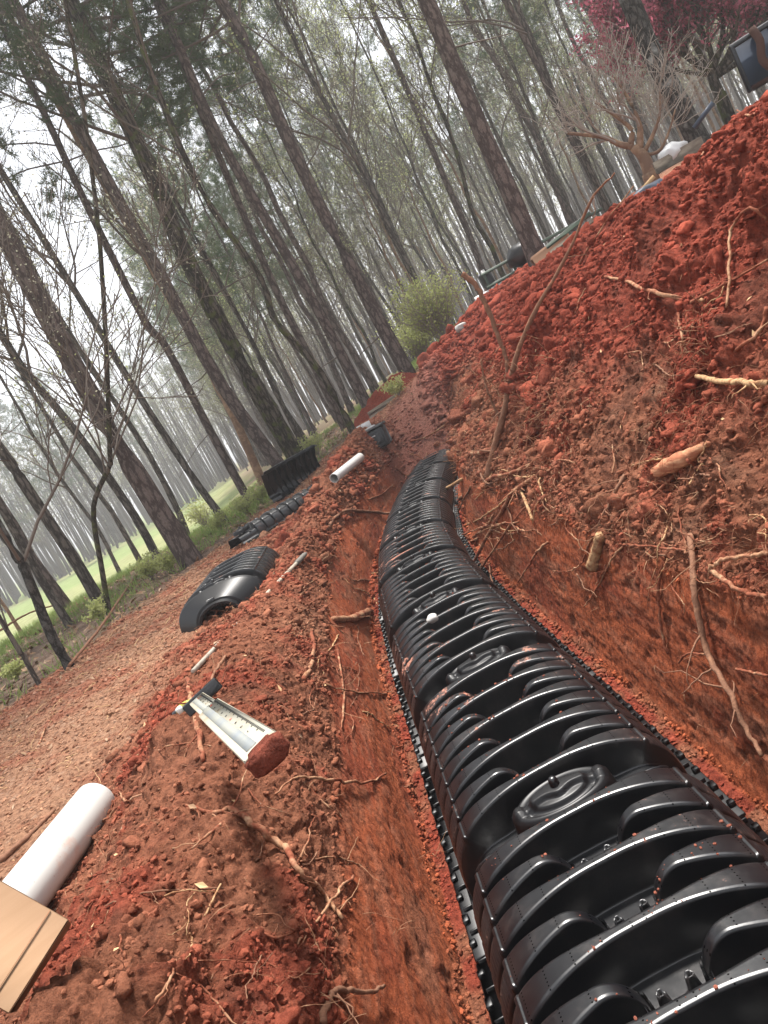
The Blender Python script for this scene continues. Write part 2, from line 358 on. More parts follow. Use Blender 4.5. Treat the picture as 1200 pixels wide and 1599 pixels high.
BL = np.array([0, .35, .85, 1, .85, .5, .05])       # share of the berm height (outer seven points)
WL = np.array([.46, .30, .10, 0])                      # wall heights (last four)
TR = np.array([.50, .53, .60, .66, .72, .80, .98, 1.30, 1.68, 2.05, 2.35, 2.7, 3.2, 4.2])
ZR = np.array([0, .05, .27, .46, .60, .69, .86, 1.20, 1.57, 1.86, 1.95, 1.90, 1.6, .9])
def profile(t, y):
    x = t + cpath(y); h = H0(x, y)
    bh = np.interp(y, [0, 1.2, 2.0, 2.7, 3.3, 4.2, 5, 7, 10, 12], [.26, .24, .22, .25, .27, .21, .16, .14, .20, .2])
    tc = np.interp(y, [1.5, 2.2, 3.2, 4, 5, 6.5, 12], [.93, .90, .96, .90, .80, .77, .80]); tl = np.where(t < -.655, -.655 + (t + .655) * .345 / (tc - .655), t)
    share = np.interp(tl, TL[:7], BL); left = h + share * bh
    edge = h + .05 * bh
    wall = np.interp(tl, TL[6:], np.array([1, .72, .46, .12, 0])); left = np.where(tl > TL[6], wall * edge, left)
    zr = np.interp(t, TR, ZR); crest = np.interp(y, [0, 2, 3.2, 4.4, 6.5, 10, 12.5], [1.02, 1.02, 1.0, .955, .96, .97, .93])
    right = zr * (1 + (crest - 1) * ss(.8, 2.0, t)); right = np.where(t > 2.35, np.maximum(right, np.minimum(h, 3)), right)
    z = np.where(t < 0, left, right)
    e = 1 - ss(10.9, 13.2, y + .15 * np.clip(t, -2, 3))
    return z * e + (h + .12 * np.exp(-((t - 1.7) / .9) ** 2) * (1 - ss(13, 16, y))) * (1 - e)
def seg(a, b, s): return np.linspace(a, b, max(2, int(round((b - a) / s))), endpoint=False)
tcol = np.concatenate([-3.0 - np.geomspace(.02, 8, 130)[::-1], seg(-3.0, -1.9, .012), seg(-1.9, -.72, .0065), seg(-.72, -.665, .004), seg(-.665, -.495, .0013), seg(-.495, -.36, .007), seg(-.36, .36, .06), seg(.36, .5, .008),
                       seg(.5, .74, .0014), seg(.74, .84, .004), seg(.84, 2.4, .0065), seg(2.4, 3.2, .02), 3.2 + np.geomspace(.02, 8, 70)])
rows = [0.62]
while rows[-1] < 30: rows.append(rows[-1] + max(.0048, .0048 * rows[-1]))
yrow = np.concatenate([seg(-3, .62, .07), np.array(rows)])
TT, YY = np.meshgrid(tcol, yrow); nr, nc = TT.shape
t = TT.ravel(); y = YY.ravel(); zb = profile(t, y); x = t + cpath(y)
P = np.stack([x, y, zb], 1)
G = P.reshape(nr, nc, 3)
du = np.gradient(G, axis=1); dv = np.gradient(G, axis=0); Nn = np.cross(du, dv); AREA = np.linalg.norm(Nn, axis=2).reshape(-1); Nn /= np.linalg.norm(Nn, axis=2, keepdims=True); Nn = Nn.reshape(-1, 3)
# zones
fine_fade = 1 / (1 + np.clip(np.hypot(x, y) - 8, 0, 50) * .06)
e = 1 - ss(10.9, 13.2, y)
n1 = fbm(P, .9, 4, 11); n2 = fbm(P, 3.2, 4, 23); n3 = fbm(P, 9, 4, 37)
wl_top = .53 + .06 * n2; wr_top = .58 + .10 * n2
wall = np.where(t < 0, (t > -.66) * (1 - ss(wl_top - .04, wl_top + .04, zb)), (t < .86) * (1 - ss(wr_top - .05, wr_top + .05, zb))) * (np.abs(t) > .49) * e
floor = (np.abs(t) <= .5) * e
mud = ss(10.6, 11.4, y) * (1 - ss(12.8, 13.6, y)) * ss(-.8, -.4, t) * (1 - ss(.3, .8, t))
right = ss(.0, .3, t) * (1 - wall) * (1 - floor) * (1 - ss(4, 5, t)) * (1 - ss(14.5, 17, np.hypot(x, y)))
berm = ss(-1.9, -1.45, t + .18 * n2) * (t < 0) * (1 - wall) * (1 - floor) * e
xb = np.interp(y, [0, 6.5, 10.5, 13, 15, 17], [-4.4, -3.5, -2.5, -1.6, .4, 2.2])
litter = 1 - ss(-.25, .25, x - xb + .5 * n2 + .3 * n1)
litter = np.maximum(litter, ss(15.5, 18, np.hypot(x, y) + n1)); litter = np.where(t > 5, 1, litter)
right *= (1 - litter); pathz = np.clip(1 - wall - floor - right - berm - litter, 0, 1)
loose = np.clip(right + berm, 0, 1)
# displacement
w1, c1 = worley(P + .05 * np.stack([n2, n3, n1], 1), 4.2, 5); w2, c2 = worley(P + .02 * np.stack([n3, n2, n3], 1), 10.5, 9); w3, c3 = worley(P, 27, 13)
f4 = fbm(P, 30, 3, 51); f5 = fbm(P, 75, 2, 71)
rough_mod = np.clip(.75 + .7 * n1, .25, 1.3)
d_loose = 1.15 * rough_mod * (.085 * (.55 - w1) * ss(.35, .75, c1) + .046 * (.55 - w2) * ss(.2, .8, c2) + .018 * (.5 - w3) + .05 * n2 + .022 * n3) + .016 * f4 + .010 * f5
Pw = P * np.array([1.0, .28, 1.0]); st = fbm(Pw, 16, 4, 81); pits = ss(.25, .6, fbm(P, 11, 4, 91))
gouge = fbm(np.stack([P[:, 0], P[:, 1] * .22 + P[:, 2] * .35, P[:, 2] * 1.3 - P[:, 1] * .18], 1), 26, 3, 87)
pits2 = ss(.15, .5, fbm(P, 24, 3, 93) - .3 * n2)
d_wall = .012 * fbm(Pw, 4, 3, 85) + .002 * st + .003 * gouge - .012 * pits - .003 * pits2 + .0015 * f4 + .0012 * f5 + .012 * ss(.1, .5, n1) * (.5 - w3)
d_path = .012 * n3 + .016 * n2 + .010 * fbm(P * np.array([1, .35, 1]), 22, 3, 95) + .006 * f4 + .014 * (.5 - w2) * ss(.6, .9, c2) + .004 * f5
d_lit = .02 * n2 + .012 * n3 + .006 * f4
crumb = .03 * (.5 - w2) + .014 * (.5 - w3) + .006 * f4
disp = ((right + berm * np.where(y > 2.2, .62, .85)) * d_loose + wall * d_wall + pathz * d_path + litter * d_lit + floor * crumb)
disp *= (.4 + .6 * fine_fade)
disp = np.where(floor > 0, disp * ss(.38, .5, np.abs(t)) * .8, disp)
# big lumps near the camera on the left and in the heap
LUMPS = [(-.80, 1.22, .13, .10), (-.98, 1.02, .15, .11), (-.62, 1.02, .10, .05), (-.92, 2.55, .18, .06), (-.72, 6.2, .3, .05), (-.6, 8.6, .35, .10),
         (1.55, 3.3, .14, .08), (1.05, 2.4, .12, .07), (1.35, 2.6, .10, .07), (1.9, 3.9, .16, .10), (1.2, 4.1, .16, .07), (1.7, 5.4, .25, .09), (.95, 3.4, .12, .05), (1.75, 2.7, .14, .09)]
for (lx, ly, lr, lh) in LUMPS:
    d2 = ((x - lx) ** 2 + (y - ly) ** 2) / lr ** 2; disp += lh * np.exp(-d2 ** 1.6) * (1 - floor) * (1 - wall) * (.7 + .6 * n3 + .3 * f4)
# undercut pockets in the heap
for (lx, ly, lr, lh) in [(1.25, 2.75, .09, .12), (1.5, 3.7, .10, .12), (1.8, 3.2, .1, .12), (.98, 2.75, .08, .08), (1.05, 4.6, .12, .1), (1.6, 2.35, .08, .1), (-.7, 2.2, .07, .06), (-.9, 3.0, .08, .07)]:
    d2 = ((x - lx) ** 2 + (y - ly) ** 2) / lr ** 2; disp -= lh * np.exp(-d2 ** 1.5) * (1 - floor) * (1 - wall)
PD = P + Nn * disp[:, None]
# colours
def C(*c): return np.array(c)
RED, ORG, BRN, DRK, TAN = C(.29, .062, .036), C(.42, .112, .048), C(.29, .115, .065), C(.13, .052, .033), C(.37, .20, .122)
def mixc(a, b, w_): w_ = np.clip(w_, 0, 1)[:, None]; return a * (1 - w_) + b * w_
one = np.ones((len(P), 1))
hz = P[:, 2] + .25 * n1 + .22 * n2 + .12 * n3 + .06 * f4 - .02 * (y - 3)
cr = mixc(BRN * one, RED * one, ss(.8, 1.3, hz)); cr = mixc(cr, RED * 1.02 * one, ss(-.05, .5, n2 + .5 * n3 + .3 * f4) * .7); cr = mixc(cr, DRK * one, ss(.2, .5, -n2 + .35 * n3) * .6 * (1 - ss(1.2, 1.6, hz) * .6))
cr = mixc(cr, TAN * .8 * one, ss(.2, .5, n3 - .2 * n1) * .35 * (1 - ss(1.1, 1.4, hz)))
cb = mixc(BRN * 1.0 * one, RED * one, ss(-.15, .5, n2 + .4 * n1 + .3 * n3 + .25 * f4) * .8); cb = mixc(cb, TAN * .85 * one, ss(.1, .5, -n1 + .4 * n3) * .5); cb = mixc(cb, DRK * one, ss(.25, .5, -n3 + .3 * n2) * .55)
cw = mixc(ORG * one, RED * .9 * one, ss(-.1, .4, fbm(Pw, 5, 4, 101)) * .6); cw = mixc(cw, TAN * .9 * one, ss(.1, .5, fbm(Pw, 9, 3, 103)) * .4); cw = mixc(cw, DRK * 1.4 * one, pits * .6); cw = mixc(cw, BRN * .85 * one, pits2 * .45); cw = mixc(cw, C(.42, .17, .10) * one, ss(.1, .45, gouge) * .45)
cf = mixc(RED * 1.0 * one, BRN * one, ss(-.2, .4, n3))
cp = mixc(TAN * one, RED * 1.1 * one, ss(-.05, .4, n2 + .3 * n1) * .42); cp = mixc(cp, BRN * .9 * one, ss(.1, .45, -n3 + .3 * n2) * .6); cp = mixc(cp, C(.46, .32, .23) * one, ss(.3, .6, f4) * .5)
cl = mixc(C(.24, .17, .125) * one, C(.13, .085, .06) * one, ss(-.1, .3, n3)); cl = mixc(cl, C(.17, .20, .075) * one, ss(.0, .45, n1 + .3 * n2) * .55)
cm = C(.36, .155, .115) * one
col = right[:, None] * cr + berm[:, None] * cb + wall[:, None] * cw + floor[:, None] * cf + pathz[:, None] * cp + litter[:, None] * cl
col /= np.maximum((right + berm + wall + floor + pathz + litter), .01)[:, None]
col = mixc(col, cm, mud * .8); col *= (1 + .25 * (c2 - .5) * loose)[:, None]
def grid_faces(nr, nc):
    i = np.arange(nr * nc).reshape(nr, nc); return np.stack([i[:-1, :-1], i[:-1, 1:], i[1:, 1:], i[1:, :-1]], -1).reshape(-1, 4)
def add_col(me, col):
    a = me.color_attributes.new('Col', 'FLOAT_COLOR', 'POINT'); a.data.foreach_set('color', np.concatenate([col, np.ones((len(col), 1))], 1).astype(np.float32).ravel())
mb = MB(); mb.add(PD, grid_faces(nr, nc)); me = mb.mesh('ground', M['soil']); add_col(me, col)
ground = link('ground', me); tag(ground, kind='structure')
bpy.context.view_layer.update()
GP, GN, GT, GY = PD, Nn, t.copy(), y.copy()
Z = dict(right=right, berm=berm, wall=wall, floor=floor, path=pathz, litter=litter)
Gcol = col
def hit(px, py, lift=0.0):
    """point where the sight line through a pixel of the photo meets the ground, pulled lift metres towards the eye"""
    d = Vector(ray(px, py)).normalized(); ok, loc, nor, idx = ground.ray_cast(Vector(EYE), d)
    if not ok: loc = Vector(EYE) + d * 15
    return np.array(loc - d * lift), (loc - Vector(EYE)).length
def drop(x, y):
    ok, loc, nor, idx = ground.ray_cast(Vector((x, y, 20)), Vector((0, 0, -1)))
    return np.array(loc) if ok else np.array([x, y, float(H0(x, y))])

# wide ground sheet to the horizon, open where the detailed ground lies
gx = np.concatenate([-np.geomspace(9, 900, 60)[::-1], np.linspace(-8.9, 9.9, 20), np.geomspace(10.3, 900, 60)]); gy = np.concatenate([-np.geomspace(3.2, 900, 22)[::-1], np.linspace(-2.8, 29, 33), np.geomspace(29.7, 900, 60)])
GX, GYY = np.meshgrid(gx, gy); X2, Y2 = GX.ravel(), GYY.ravel(); Z2 = H0(X2, Y2) - .02
d2_ = np.hypot(X2, Y2); az2 = np.degrees(np.arctan2(X2, Y2)); P2 = np.stack([X2, Y2, Z2], 1); m1 = fbm(P2, .08, 4, 5); m2 = fbm(P2, .5, 4, 6)
Z2 = Z2 + .1 * m2 * ss(20, 60, d2_); P2[:, 2] = Z2
field = ss(27, 34, d2_ + 3 * m2) * (1 - ss(-12, -7, az2)) * ss(-110, -80, az2)
c0 = mixc(C(.24, .17, .12) * np.ones((len(P2), 1)), C(.18, .20, .08) * np.ones((len(P2), 1)), ss(-.1, .3, m2)); c0 = mixc(c0, C(.20, .25, .10) * np.ones((len(P2), 1)), field); c0 = mixc(c0, C(.28, .27, .14) * np.ones((len(P2), 1)), field * ss(.0, .3, m1) * .6)
fq = grid_faces(len(gy), len(gx)); cen = P2[fq].mean(1); tc_ = cen[:, 0] - cpath(cen[:, 1])
keep = ~((tc_ > -10.6) & (tc_ < 10.8) & (cen[:, 1] > -2.8) & (cen[:, 1] < 29.3)); mb = MB(); mb.add(P2, fq[keep]); me = mb.mesh('forest_terrain', M['far']); add_col(me, c0)
tag(link('forest_terrain', me), kind='structure')

# loose clods: uncountable crumbs lying on the heaps
def ico(sub=2):
    import bmesh
    bm = bmesh.new(); bmesh.ops.create_icosphere(bm, subdivisions=sub, radius=1); v = np.array([q.co[:] for q in bm.verts]); f = np.array([[a.index for a in q.verts] for q in bm.faces]); bm.free(); return v, f
ICO = {k: ico(k) for k in (1, 2, 3)}
def lumps(name, n, weight, rmin, rmax, label, colmul=1.0, sink=.25, power=2.5, flat=.75, mat_=None, col_=None, dens=None, sub=2, nz_=.38):
    IV, IF = ICO[sub]
    area = np.ones(len(GP)); rr = np.hypot(GP[:, 0], GP[:, 1]); p = weight * AREA / np.clip(rr, 1, 30) ** .7
    if dens is not None: p = p * dens
    p = p / p.sum(); idx = RNG.choice(len(GP), n, p=p)
    far = np.clip(rr[idx] / 3.0, .75, 3.0); rad = (rmin + (rmax - rmin) * RNG.random(n) ** power * 1.0) * far
    s = rad[:, None] * np.stack([RNG.uniform(.7, 1.3, n), RNG.uniform(.7, 1.3, n), RNG.uniform(flat * .7, flat * 1.25, n)], 1)
    a = RNG.uniform(0, 6.283, n); bb = RNG.uniform(-.6, .6, n)
    V = IV[None] * s[:, None, :]
    nz = vn((IV[None] * 1.6 + np.arange(n)[:, None, None] * 7.3).reshape(-1, 3), 1.0, 3).reshape(n, -1); V = V * (1 + nz_ * nz[..., None])
    nz2 = vn((IV[None] * 3.9 + np.arange(n)[:, None, None] * 3.1).reshape(-1, 3), 1.0, 4).reshape(n, -1); V = V * (1 + .2 * nz2[..., None])
    ca, sa = np.cos(a)[:, None], np.sin(a)[:, None]; cb_, sb = np.cos(bb)[:, None], np.sin(bb)[:, None]
    Y1 = V[..., 1] * cb_ - V[..., 2] * sb; Z1 = V[..., 1] * sb + V[..., 2] * cb_; X1 = V[..., 0] * ca - Y1 * sa; Y1 = V[..., 0] * sa + Y1 * ca
    V = np.stack([X1, Y1, Z1], -1) + (GP[idx] + GN[idx] * (rad * (.5 - sink))[:, None])[:, None]
    Fq = (IF[None] + (np.arange(n) * len(IV))[:, None, None]).reshape(-1, 3)
    m_ = MB(); m_.add(V.reshape(-1, 3), None, Fq); me = m_.mesh(name, mat_ or M['clod'], sub > 1)
    c = Gcol[idx] * colmul * RNG.uniform(.7, 1.25, n)[:, None] if col_ is None else np.array(col_) * RNG.uniform(.7, 1.15, n)[:, None]
    add_col(me, np.repeat(c, len(IV), 0)); o = link(name, me); tag(o, label, None, None, 'stuff'); return o
vis = ((GY > .6) & (GY < 15)).astype(float); rr_ = np.hypot(GP[:, 0], GP[:, 1])
dens_r = vis * np.clip(.3 + n1 + .5 * n2, .08, 1.5) * np.where(np.abs(GT) < 2.6, 1, .2)
lumps('soil_crumbs', 60000, (right * (GT < 2.6) + berm), .0022, .0125, 'fine crumbs of red clay over both spoil banks', power=2.0, dens=vis * np.clip(.6 + n2, .15, 1.5), sub=1, sink=.3)
lumps('soil_clods', 7000, (right * (GT < 2.6) + berm * .5), .006, .024, 'crumbled clods of red clay over both spoil banks', power=2.6, dens=dens_r, sink=.4, nz_=.6)
lumps('large_clods', 220, (right * (GT < 2.5) + berm * .12), .02, .055, 'fist-sized lumps of red clay scattered on the spoil heap', power=2.0, dens=dens_r, sink=.62, sub=3, nz_=.7)
lumps('trench_crumbs', 5200, ((np.abs(GT) > .43) & (np.abs(GT) < .515)).astype(float) * vis, .003, .013, 'small red crumbs fallen beside the chambers on the trench floor', power=2.0, dens=np.where(GY < 11, 1, 0), sub=1)
lumps('path_grit', 16000, pathz * (GT > -4) * (GT < 0), .0025, .009, 'pale grit and small clods on the graded clay path', colmul=1.1, power=2, dens=vis, sub=1)

# ---------------------------------------------------------------- septic leaching chambers
LEN = 1.22
def arch_tables():
    ph = np.linspace(-math.pi / 2, math.pi / 2, 4001); ex = 2 / 2.9
    X = .40 * np.sign(np.sin(ph)) * np.abs(np.sin(ph)) ** ex; Zz = .012 + .293 * np.abs(np.cos(ph)) ** ex
    ds = np.hypot(np.diff(X), np.diff(Zz)); L_ = np.concatenate([[0], np.cumsum(ds)]); L_ -= L_[-1] / 2
    return L_, X, Zz
AL, AX, AZ = arch_tables(); HALF = AL[-1]
FK = [.14 + .235 * k for k in range(5)]; SK = [.2575 + .235 * k for k in range(4)]
def chamber_surface(S, U):
    au = np.abs(U)
    D = .060 + .062 * (1 - ss(.16, .46, au)); D *= ss(HALF, HALF - .06, au)
    wF = wF_of(au); wS = wS_of(au)
    sd = np.full(S.shape, 9.0)
    for s0 in FK: sd = np.minimum(sd, np.abs(S - s0) - wF)
    ue, r_ = .068, .018
    for s0 in SK:
        dd = np.where(au > ue + r_, np.abs(S - s0) - wS, np.hypot(S - s0, (au - ue - r_)) - r_)
        sd = np.minimum(sd, dd)
    m = 1 - ss(-.002, .0085, sd)
    h = -D * (1 - m) - .002 * ss(-.009, -.001, sd) * m
    h = np.where((m > .5), h - (D - .002) * (1 - np.sqrt(np.maximum(1 - np.clip((ue + .09 - au) / .09, 0, 1) ** 2, 0))) * (np.min([np.abs(S - s0) for s0 in SK], axis=0) < .058), h)
    # small columns beside the ends of the short ribs
    for s0 in SK:
        for sg in (-1, 1):
            for (ds, duu) in ((.004, .036),):
                q = np.hypot(S - (s0 + ds * sg), (U * sg - duu)); h = np.maximum(h, -D + .05 * (1 - ss(.010, .019, q)) - .028 * (1 - ss(.0, .009, q)))
    # shoulder strip and louvres on the sides of the ribs
    h += m * (.0045 * (ss(.330, .333, au) - ss(.343, .346, au))) 
    h -= m * ss(.348, .352, au) * .006
    h += m * (au > .352) * (au < HALF - .05) * .0042 * (((au * 72) % 1.0)) * (1 - ss(-.02, -.008, sd))
    # port bay: slanting cross strips
    bay = np.clip(1 - np.abs(S) / .11, 0, 1)
    h = np.where(np.abs(S) < .115, np.maximum(h, -D + .03 * (1 - ss(.004, .012, np.abs(S + .02 - .10 * np.abs(U))))* (au > .1) * (au < .4)), h)
    px = np.interp(U, AL, AX); pz = np.interp(U, AL, AZ)
    tx = np.interp(U + .004, AL, AX) - np.interp(U - .004, AL, AX); tz = np.interp(U + .004, AL, AZ) - np.interp(U - .004, AL, AZ)
    ln = np.hypot(tx, tz); nx_, nz_ = -tz / ln, tx / ln
    return np.stack([px + nx_ * h, S, pz + nz_ * h], -1), m
def wF_of(au): return .0150 + .0325 * ss(.03, .37, au)
def wS_of(au): return .018 + .030 * ss(.10, .36, au)
def make_shell():
    WR = .03; q = [-.13, 1.10]
    for s0 in FK:
        for sg in (-1, 1): q += list(s0 + sg * (WR + np.arange(-.010, .0125, .0014)))
        q += list(s0 + np.linspace(-.018, .018, 6))
    for s0 in SK:
        for sg in (-1, 1): q += list(s0 + sg * (.048 + np.arange(-.010, .0072, .0014)))
        q += list(s0 + np.linspace(-.036, .036, 17))
    q += list(np.linspace(-.125, .085, 44)); q = np.array(sorted(q)); keep = np.concatenate([[True], np.diff(q) > .0006]); q = q[keep]
    u = np.concatenate([seg(0, .03, .006), seg(.03, .055, .004), seg(.055, .12, .0018), seg(.12, .20, .003), seg(.20, .32, .006), seg(.32, .356, .0016), seg(.356, HALF - .05, .0030), np.linspace(HALF - .05, HALF, 12)])
    u = np.concatenate([-u[::-1][:-1], u]); U, Q = np.meshgrid(u, q); au = np.abs(U); S = Q.copy(); wf = wF_of(au)
    for s0 in FK:   # move the rib edges with the rib width, fading out by the middle of the gap
        d = Q - s0; ad = np.abs(d); k = wf - WR
        sh = np.where(ad <= WR - .010, ad * (WR - .010 + k) / (WR - .010), np.where(ad <= WR + .012, ad + k, ad + k * np.clip((.062 - ad) / (.062 - WR - .012), 0, 1)))
        S = np.where(ad < .062, s0 + np.sign(d) * sh, S)
    for s0 in SK:
        d = Q - s0; ad = np.abs(d); k = wS_of(au) - .048; WS = .048
        sh = np.where(ad <= WS - .010, ad * (WS - .010 + k) / (WS - .010), np.where(ad <= WS + .0035, ad + k, ad + k * np.clip((.0555 - ad) / (.0555 - WS - .0035), 0, 1)))
        S = np.where(ad < .0555, s0 + np.sign(d) * sh, S)
    V, m = chamber_surface(S, U); mb = MB(); mb.add(V.reshape(-1, 3), grid_faces(len(q), len(u))); me = mb.mesh('shell', M['plastic'])
    a = me.attributes.new('Rib', 'FLOAT', 'POINT'); a.data.foreach_set('value', m.ravel().astype(np.float32))
    uvl = me.uv_layers.new(name='UVMap'); li = np.empty(len(me.loops), np.int32); me.loops.foreach_get('vertex_index', li)
    uvs = np.stack([S.ravel(), U.ravel()], 1)[li]; uvl.data.foreach_set('uv', uvs.astype(np.float32).ravel()); return me
shell_me = make_shell()
def plainuv(me):
    me.uv_layers.new(name='UVMap'); return me
def flange_mesh(sg):
    mb = MB(); n = 11
    box(mb, (sg * .415, .485, .010), (.065, 1.20, .012), bev=.003)
    box(mb, (sg * .398, .485, .025), (.012, 1.20, .022), bev=.002)
    for k in range(n):
        yk = -.06 + k * .109; box(mb, (sg * .436, yk, .022), (.022, .034 if k % 2 else .022, .020), bev=.003)
        box(mb, (sg * .416, yk + .045, .022), (.038, .007, .016), bev=.002)
    return mb.mesh('foot_flange', M['cap_plastic'])
def cap_mesh():
    """oval inspection port cover in the bay: dome, grooves and a raised strip across it"""
    mb = MB(); nr_, na = 34, 72; r = np.linspace(0, 1, nr_); a = np.arange(na) * 2 * math.pi / na; Rr, A = np.meshgrid(r, a, indexing='ij')
    Xx = .172 * Rr * np.cos(A); Yy = .104 * Rr * np.sin(A)
    zz = np.interp(Xx, AX, AZ) - .012 - .014 * Rr ** 2 - .055 * ss(.93, 1.0, Rr)
    zz += .006 * (ss(.74, .80, Rr) - ss(.86, .92, Rr)) - .012 * (ss(.50, .58, Rr) - ss(.66, .74, Rr)) - .012 * Rr ** 2
    strip = 1 - ss(.014, .022, np.abs(Yy) - .018 * np.exp(-(Xx / .03) ** 2)); zz = zz + .016 * strip * (Rr < .97)
    V = np.stack([Xx, Yy, zz], -1).reshape(-1, 3); i = np.arange(nr_ * na).reshape(nr_, na); nx_ = np.roll(i, -1, 1)
    q = np.stack([i[:-1], i[1:], nx_[1:], nx_[:-1]], -1).reshape(-1, 4)[na:]; tt = np.stack([np.zeros(na, int), i[1], nx_[1]], -1)
    mb.add(V, q, tt); return mb.mesh('port_cap', M['cap_plastic'])
def lathe(mb, prof, S=24, c=(0, 0, 0), rot=None, mi=0):
    p = np.array(prof, float); a = np.arange(S) * 2 * math.pi / S
    V = np.stack([p[:, None, 0] * np.cos(a), p[:, None, 0] * np.sin(a), p[:, None, 1] * np.ones(S)], -1)
    i = np.arange(len(p) * S).reshape(len(p), S); nx_ = np.roll(i, -1, 1); q = np.stack([i[:-1], nx_[:-1], nx_[1:], i[1:]], -1).reshape(-1, 4)
    V = V.reshape(-1, 3)
    if rot is not None: V = V @ np.array(rot).T
    mb.add(V + np.array(c), q, mi=mi)
mb = MB(); lathe(mb, [(.019, -.006), (.0165, .004), (.0145, .020), (.0135, .028), (.010, .033), (.005, .0355), (.0001, .036)]); knob_me = plainuv(mb.mesh('knob', M['plastic']))
FL = flange_mesh(-1); FR = flange_mesh(1); CAPM = cap_mesh()
def make_chamber(label, group):
    r = thing('leaching_chamber', label, 'drain chamber', group=group)
    link('shell', shell_me, r); link('foot_flange', FL, r); link('foot_flange', FR, r); c = link('port_cap', CAPM, r); k = link('knob', knob_me, c, (0, 0, .300))
    return r
def dup(root, label=None):
    r = root.copy(); COL.objects.link(r)
    if label: r['label'] = label
    for ch in list(root.children):
        c = ch.copy(); COL.objects.link(c); c.parent = r
        for g in ch.children: d = g.copy(); COL.objects.link(d); d.parent = c
    return r
# chain of joints 1.22 m apart along the trench, one of them under the knob at y = 2.13
def step(p, sgn):
    lo, hi = p[1], p[1] + sgn * 1.6
    for _ in range(50):
        m = (lo + hi) / 2
        if math.hypot(cpath(m) - p[0], m - p[1]) < LEN: lo = m
        else: hi = m
    return np.array([float(cpath(lo)), lo])
J = [np.array([float(cpath(2.13)), 2.13])]
for _ in range(7): J.append(step(J[-1], 1))
for _ in range(2): J.insert(0, step(J[0], -1))
ordn = ['nearest the camera at the bottom edge', 'second from the bottom edge, red dirt on its ribs', 'third from the bottom edge, its round port in view', 'fourth from the bottom edge', 'fifth from the bottom edge', 'sixth from the bottom edge, beside a white stone', 'seventh from the bottom edge', 'eighth from the bottom edge under hanging roots', 'last but one at the far end', 'at the far end below the muddy ramp']
ch0 = None
for i in range(len(J) - 0):
    p = J[i]; q = J[i + 1] if i + 1 < len(J) else step(J[i], 1)
    lab = 'black ribbed chamber in the trench, ' + ordn[i] if i < len(ordn) else 'black corrugated chamber'
    o = make_chamber(lab, 'black ribbed chambers laid end to end in the trench') if ch0 is None else dup(ch0, lab)
    ch0 = ch0 or o
    o.location = (p[0], p[1], .004); o.rotation_euler = (0, 0, -math.atan2(q[0] - p[0], q[1] - p[1]))
    if i == len(J) - 1: o.scale = (1, 1, 1)

# crumbs of soil spilled on the rib tops
sv = np.empty(len(shell_me.vertices) * 3, np.float32); shell_me.vertices.foreach_get('co', sv); sv = sv.reshape(-1, 3); rv = np.empty(len(sv), np.float32); shell_me.attributes['Rib'].data.foreach_get('value', rv)
cand = np.where((rv > .95) & (np.abs(sv[:, 0]) < .33))[0]; pp_ = []
for i in range(1, 6):
    p, q = J[i], J[i + 1]; a_ = -math.atan2(q[0] - p[0], q[1] - p[1]); k_ = RNG.choice(cand, 240); w_ = sv[k_] @ rotz(a_).T + np.array([p[0], p[1], .004]); cl_ = fbm(w_ + 3, 7, 2, 44); pp_.append(w_[cl_ > .12])
pp_ = np.concatenate(pp_); n_ = len(pp_); IV, IF = ICO[1]; r_ = .0015 + .0055 * RNG.random(n_) ** 3; V = IV[None] * r_[:, None, None] * RNG.uniform(.6, 1.3, (n_, 1, 3)) + pp_[:, None] + [0, 0, .0005]
mb = MB(); mb.add(V.reshape(-1, 3), None, (IF[None] + (np.arange(n_) * len(IV))[:, None, None]).reshape(-1, 3)); me = mb.mesh('soil_specks', M['clod'], False); add_col(me, np.tile(C(.34, .12, .08), (n_ * len(IV), 1))); tag(link('soil_specks', me), 'specks of red soil spilled on the chamber ribs', None, None, 'stuff')
# ---------------------------------------------------------------- lying chamber with end cap, tipped chambers
def loose_chamber(label, with_cap=False):
    r = dup(ch0, label); r['group'] = 'spare chambers lying beside the woods'
    if with_cap:
        # loft from the chamber's arch to a small arched mouth
        mb = MB(); ph = np.linspace(-math.pi / 2, math.pi / 2, 61); rings = []
        for (sy, hw, hh, ex, z0) in [(-.115, .395, .292, .72, .008), (-.14, .39, .285, .72, .006), (-.31, .215, .215, .82, .006), (-.315, .195, .200, .85, .006), (-.36, .185, .190, .85, .006), (-.36, .165, .172, .85, .006), (-.20, .16, .165, .85, .006)]:
            rings.append(np.stack([hw * np.sign(np.sin(ph)) * np.abs(np.sin(ph)) ** ex, np.full(61, sy), z0 + hh * np.abs(np.cos(ph)) ** ex], -1))
        mb.add(np.concatenate(rings), grid_faces(len(rings), 61)[:, ::-1]); plate = mb.mesh('end_cap', M['cap_plastic'], False); ec = link('end_cap', plate, r)
        mb = MB()
        for sg in (-1, 1): box(mb, (sg * .335, -.235, .012), (.16, .23, .012), bev=.003)
        box(mb, (0, -.348, .235), (.07, .012, .025), bev=.003)
        link('end_cap_rim', plainuv(mb.mesh('end_cap_rim', M['plastic'])), r)
    return r
A_, B_, C_ = at_z(307, 1000, .62), at_z(399, 920, .62), at_z(434, 872, .62)
ax_ = C_ - B_; mid = (A_ + B_) / 2
o = loose_chamber('spare black chamber with arched end cap lying on the clay path beside the berm', True)
ux = ax_ / np.linalg.norm(ax_); o.location = tuple(mid + ux * .06 + np.array([0, 0, -.03])); o.rotation_euler = (0, 0, -math.atan2(ux[0], ux[1]) + R(6)); o.scale = (.94, .90, .92)
o2 = loose_chamber('black chamber tipped on its side beside the woods, its ribbed hollow inside showing')
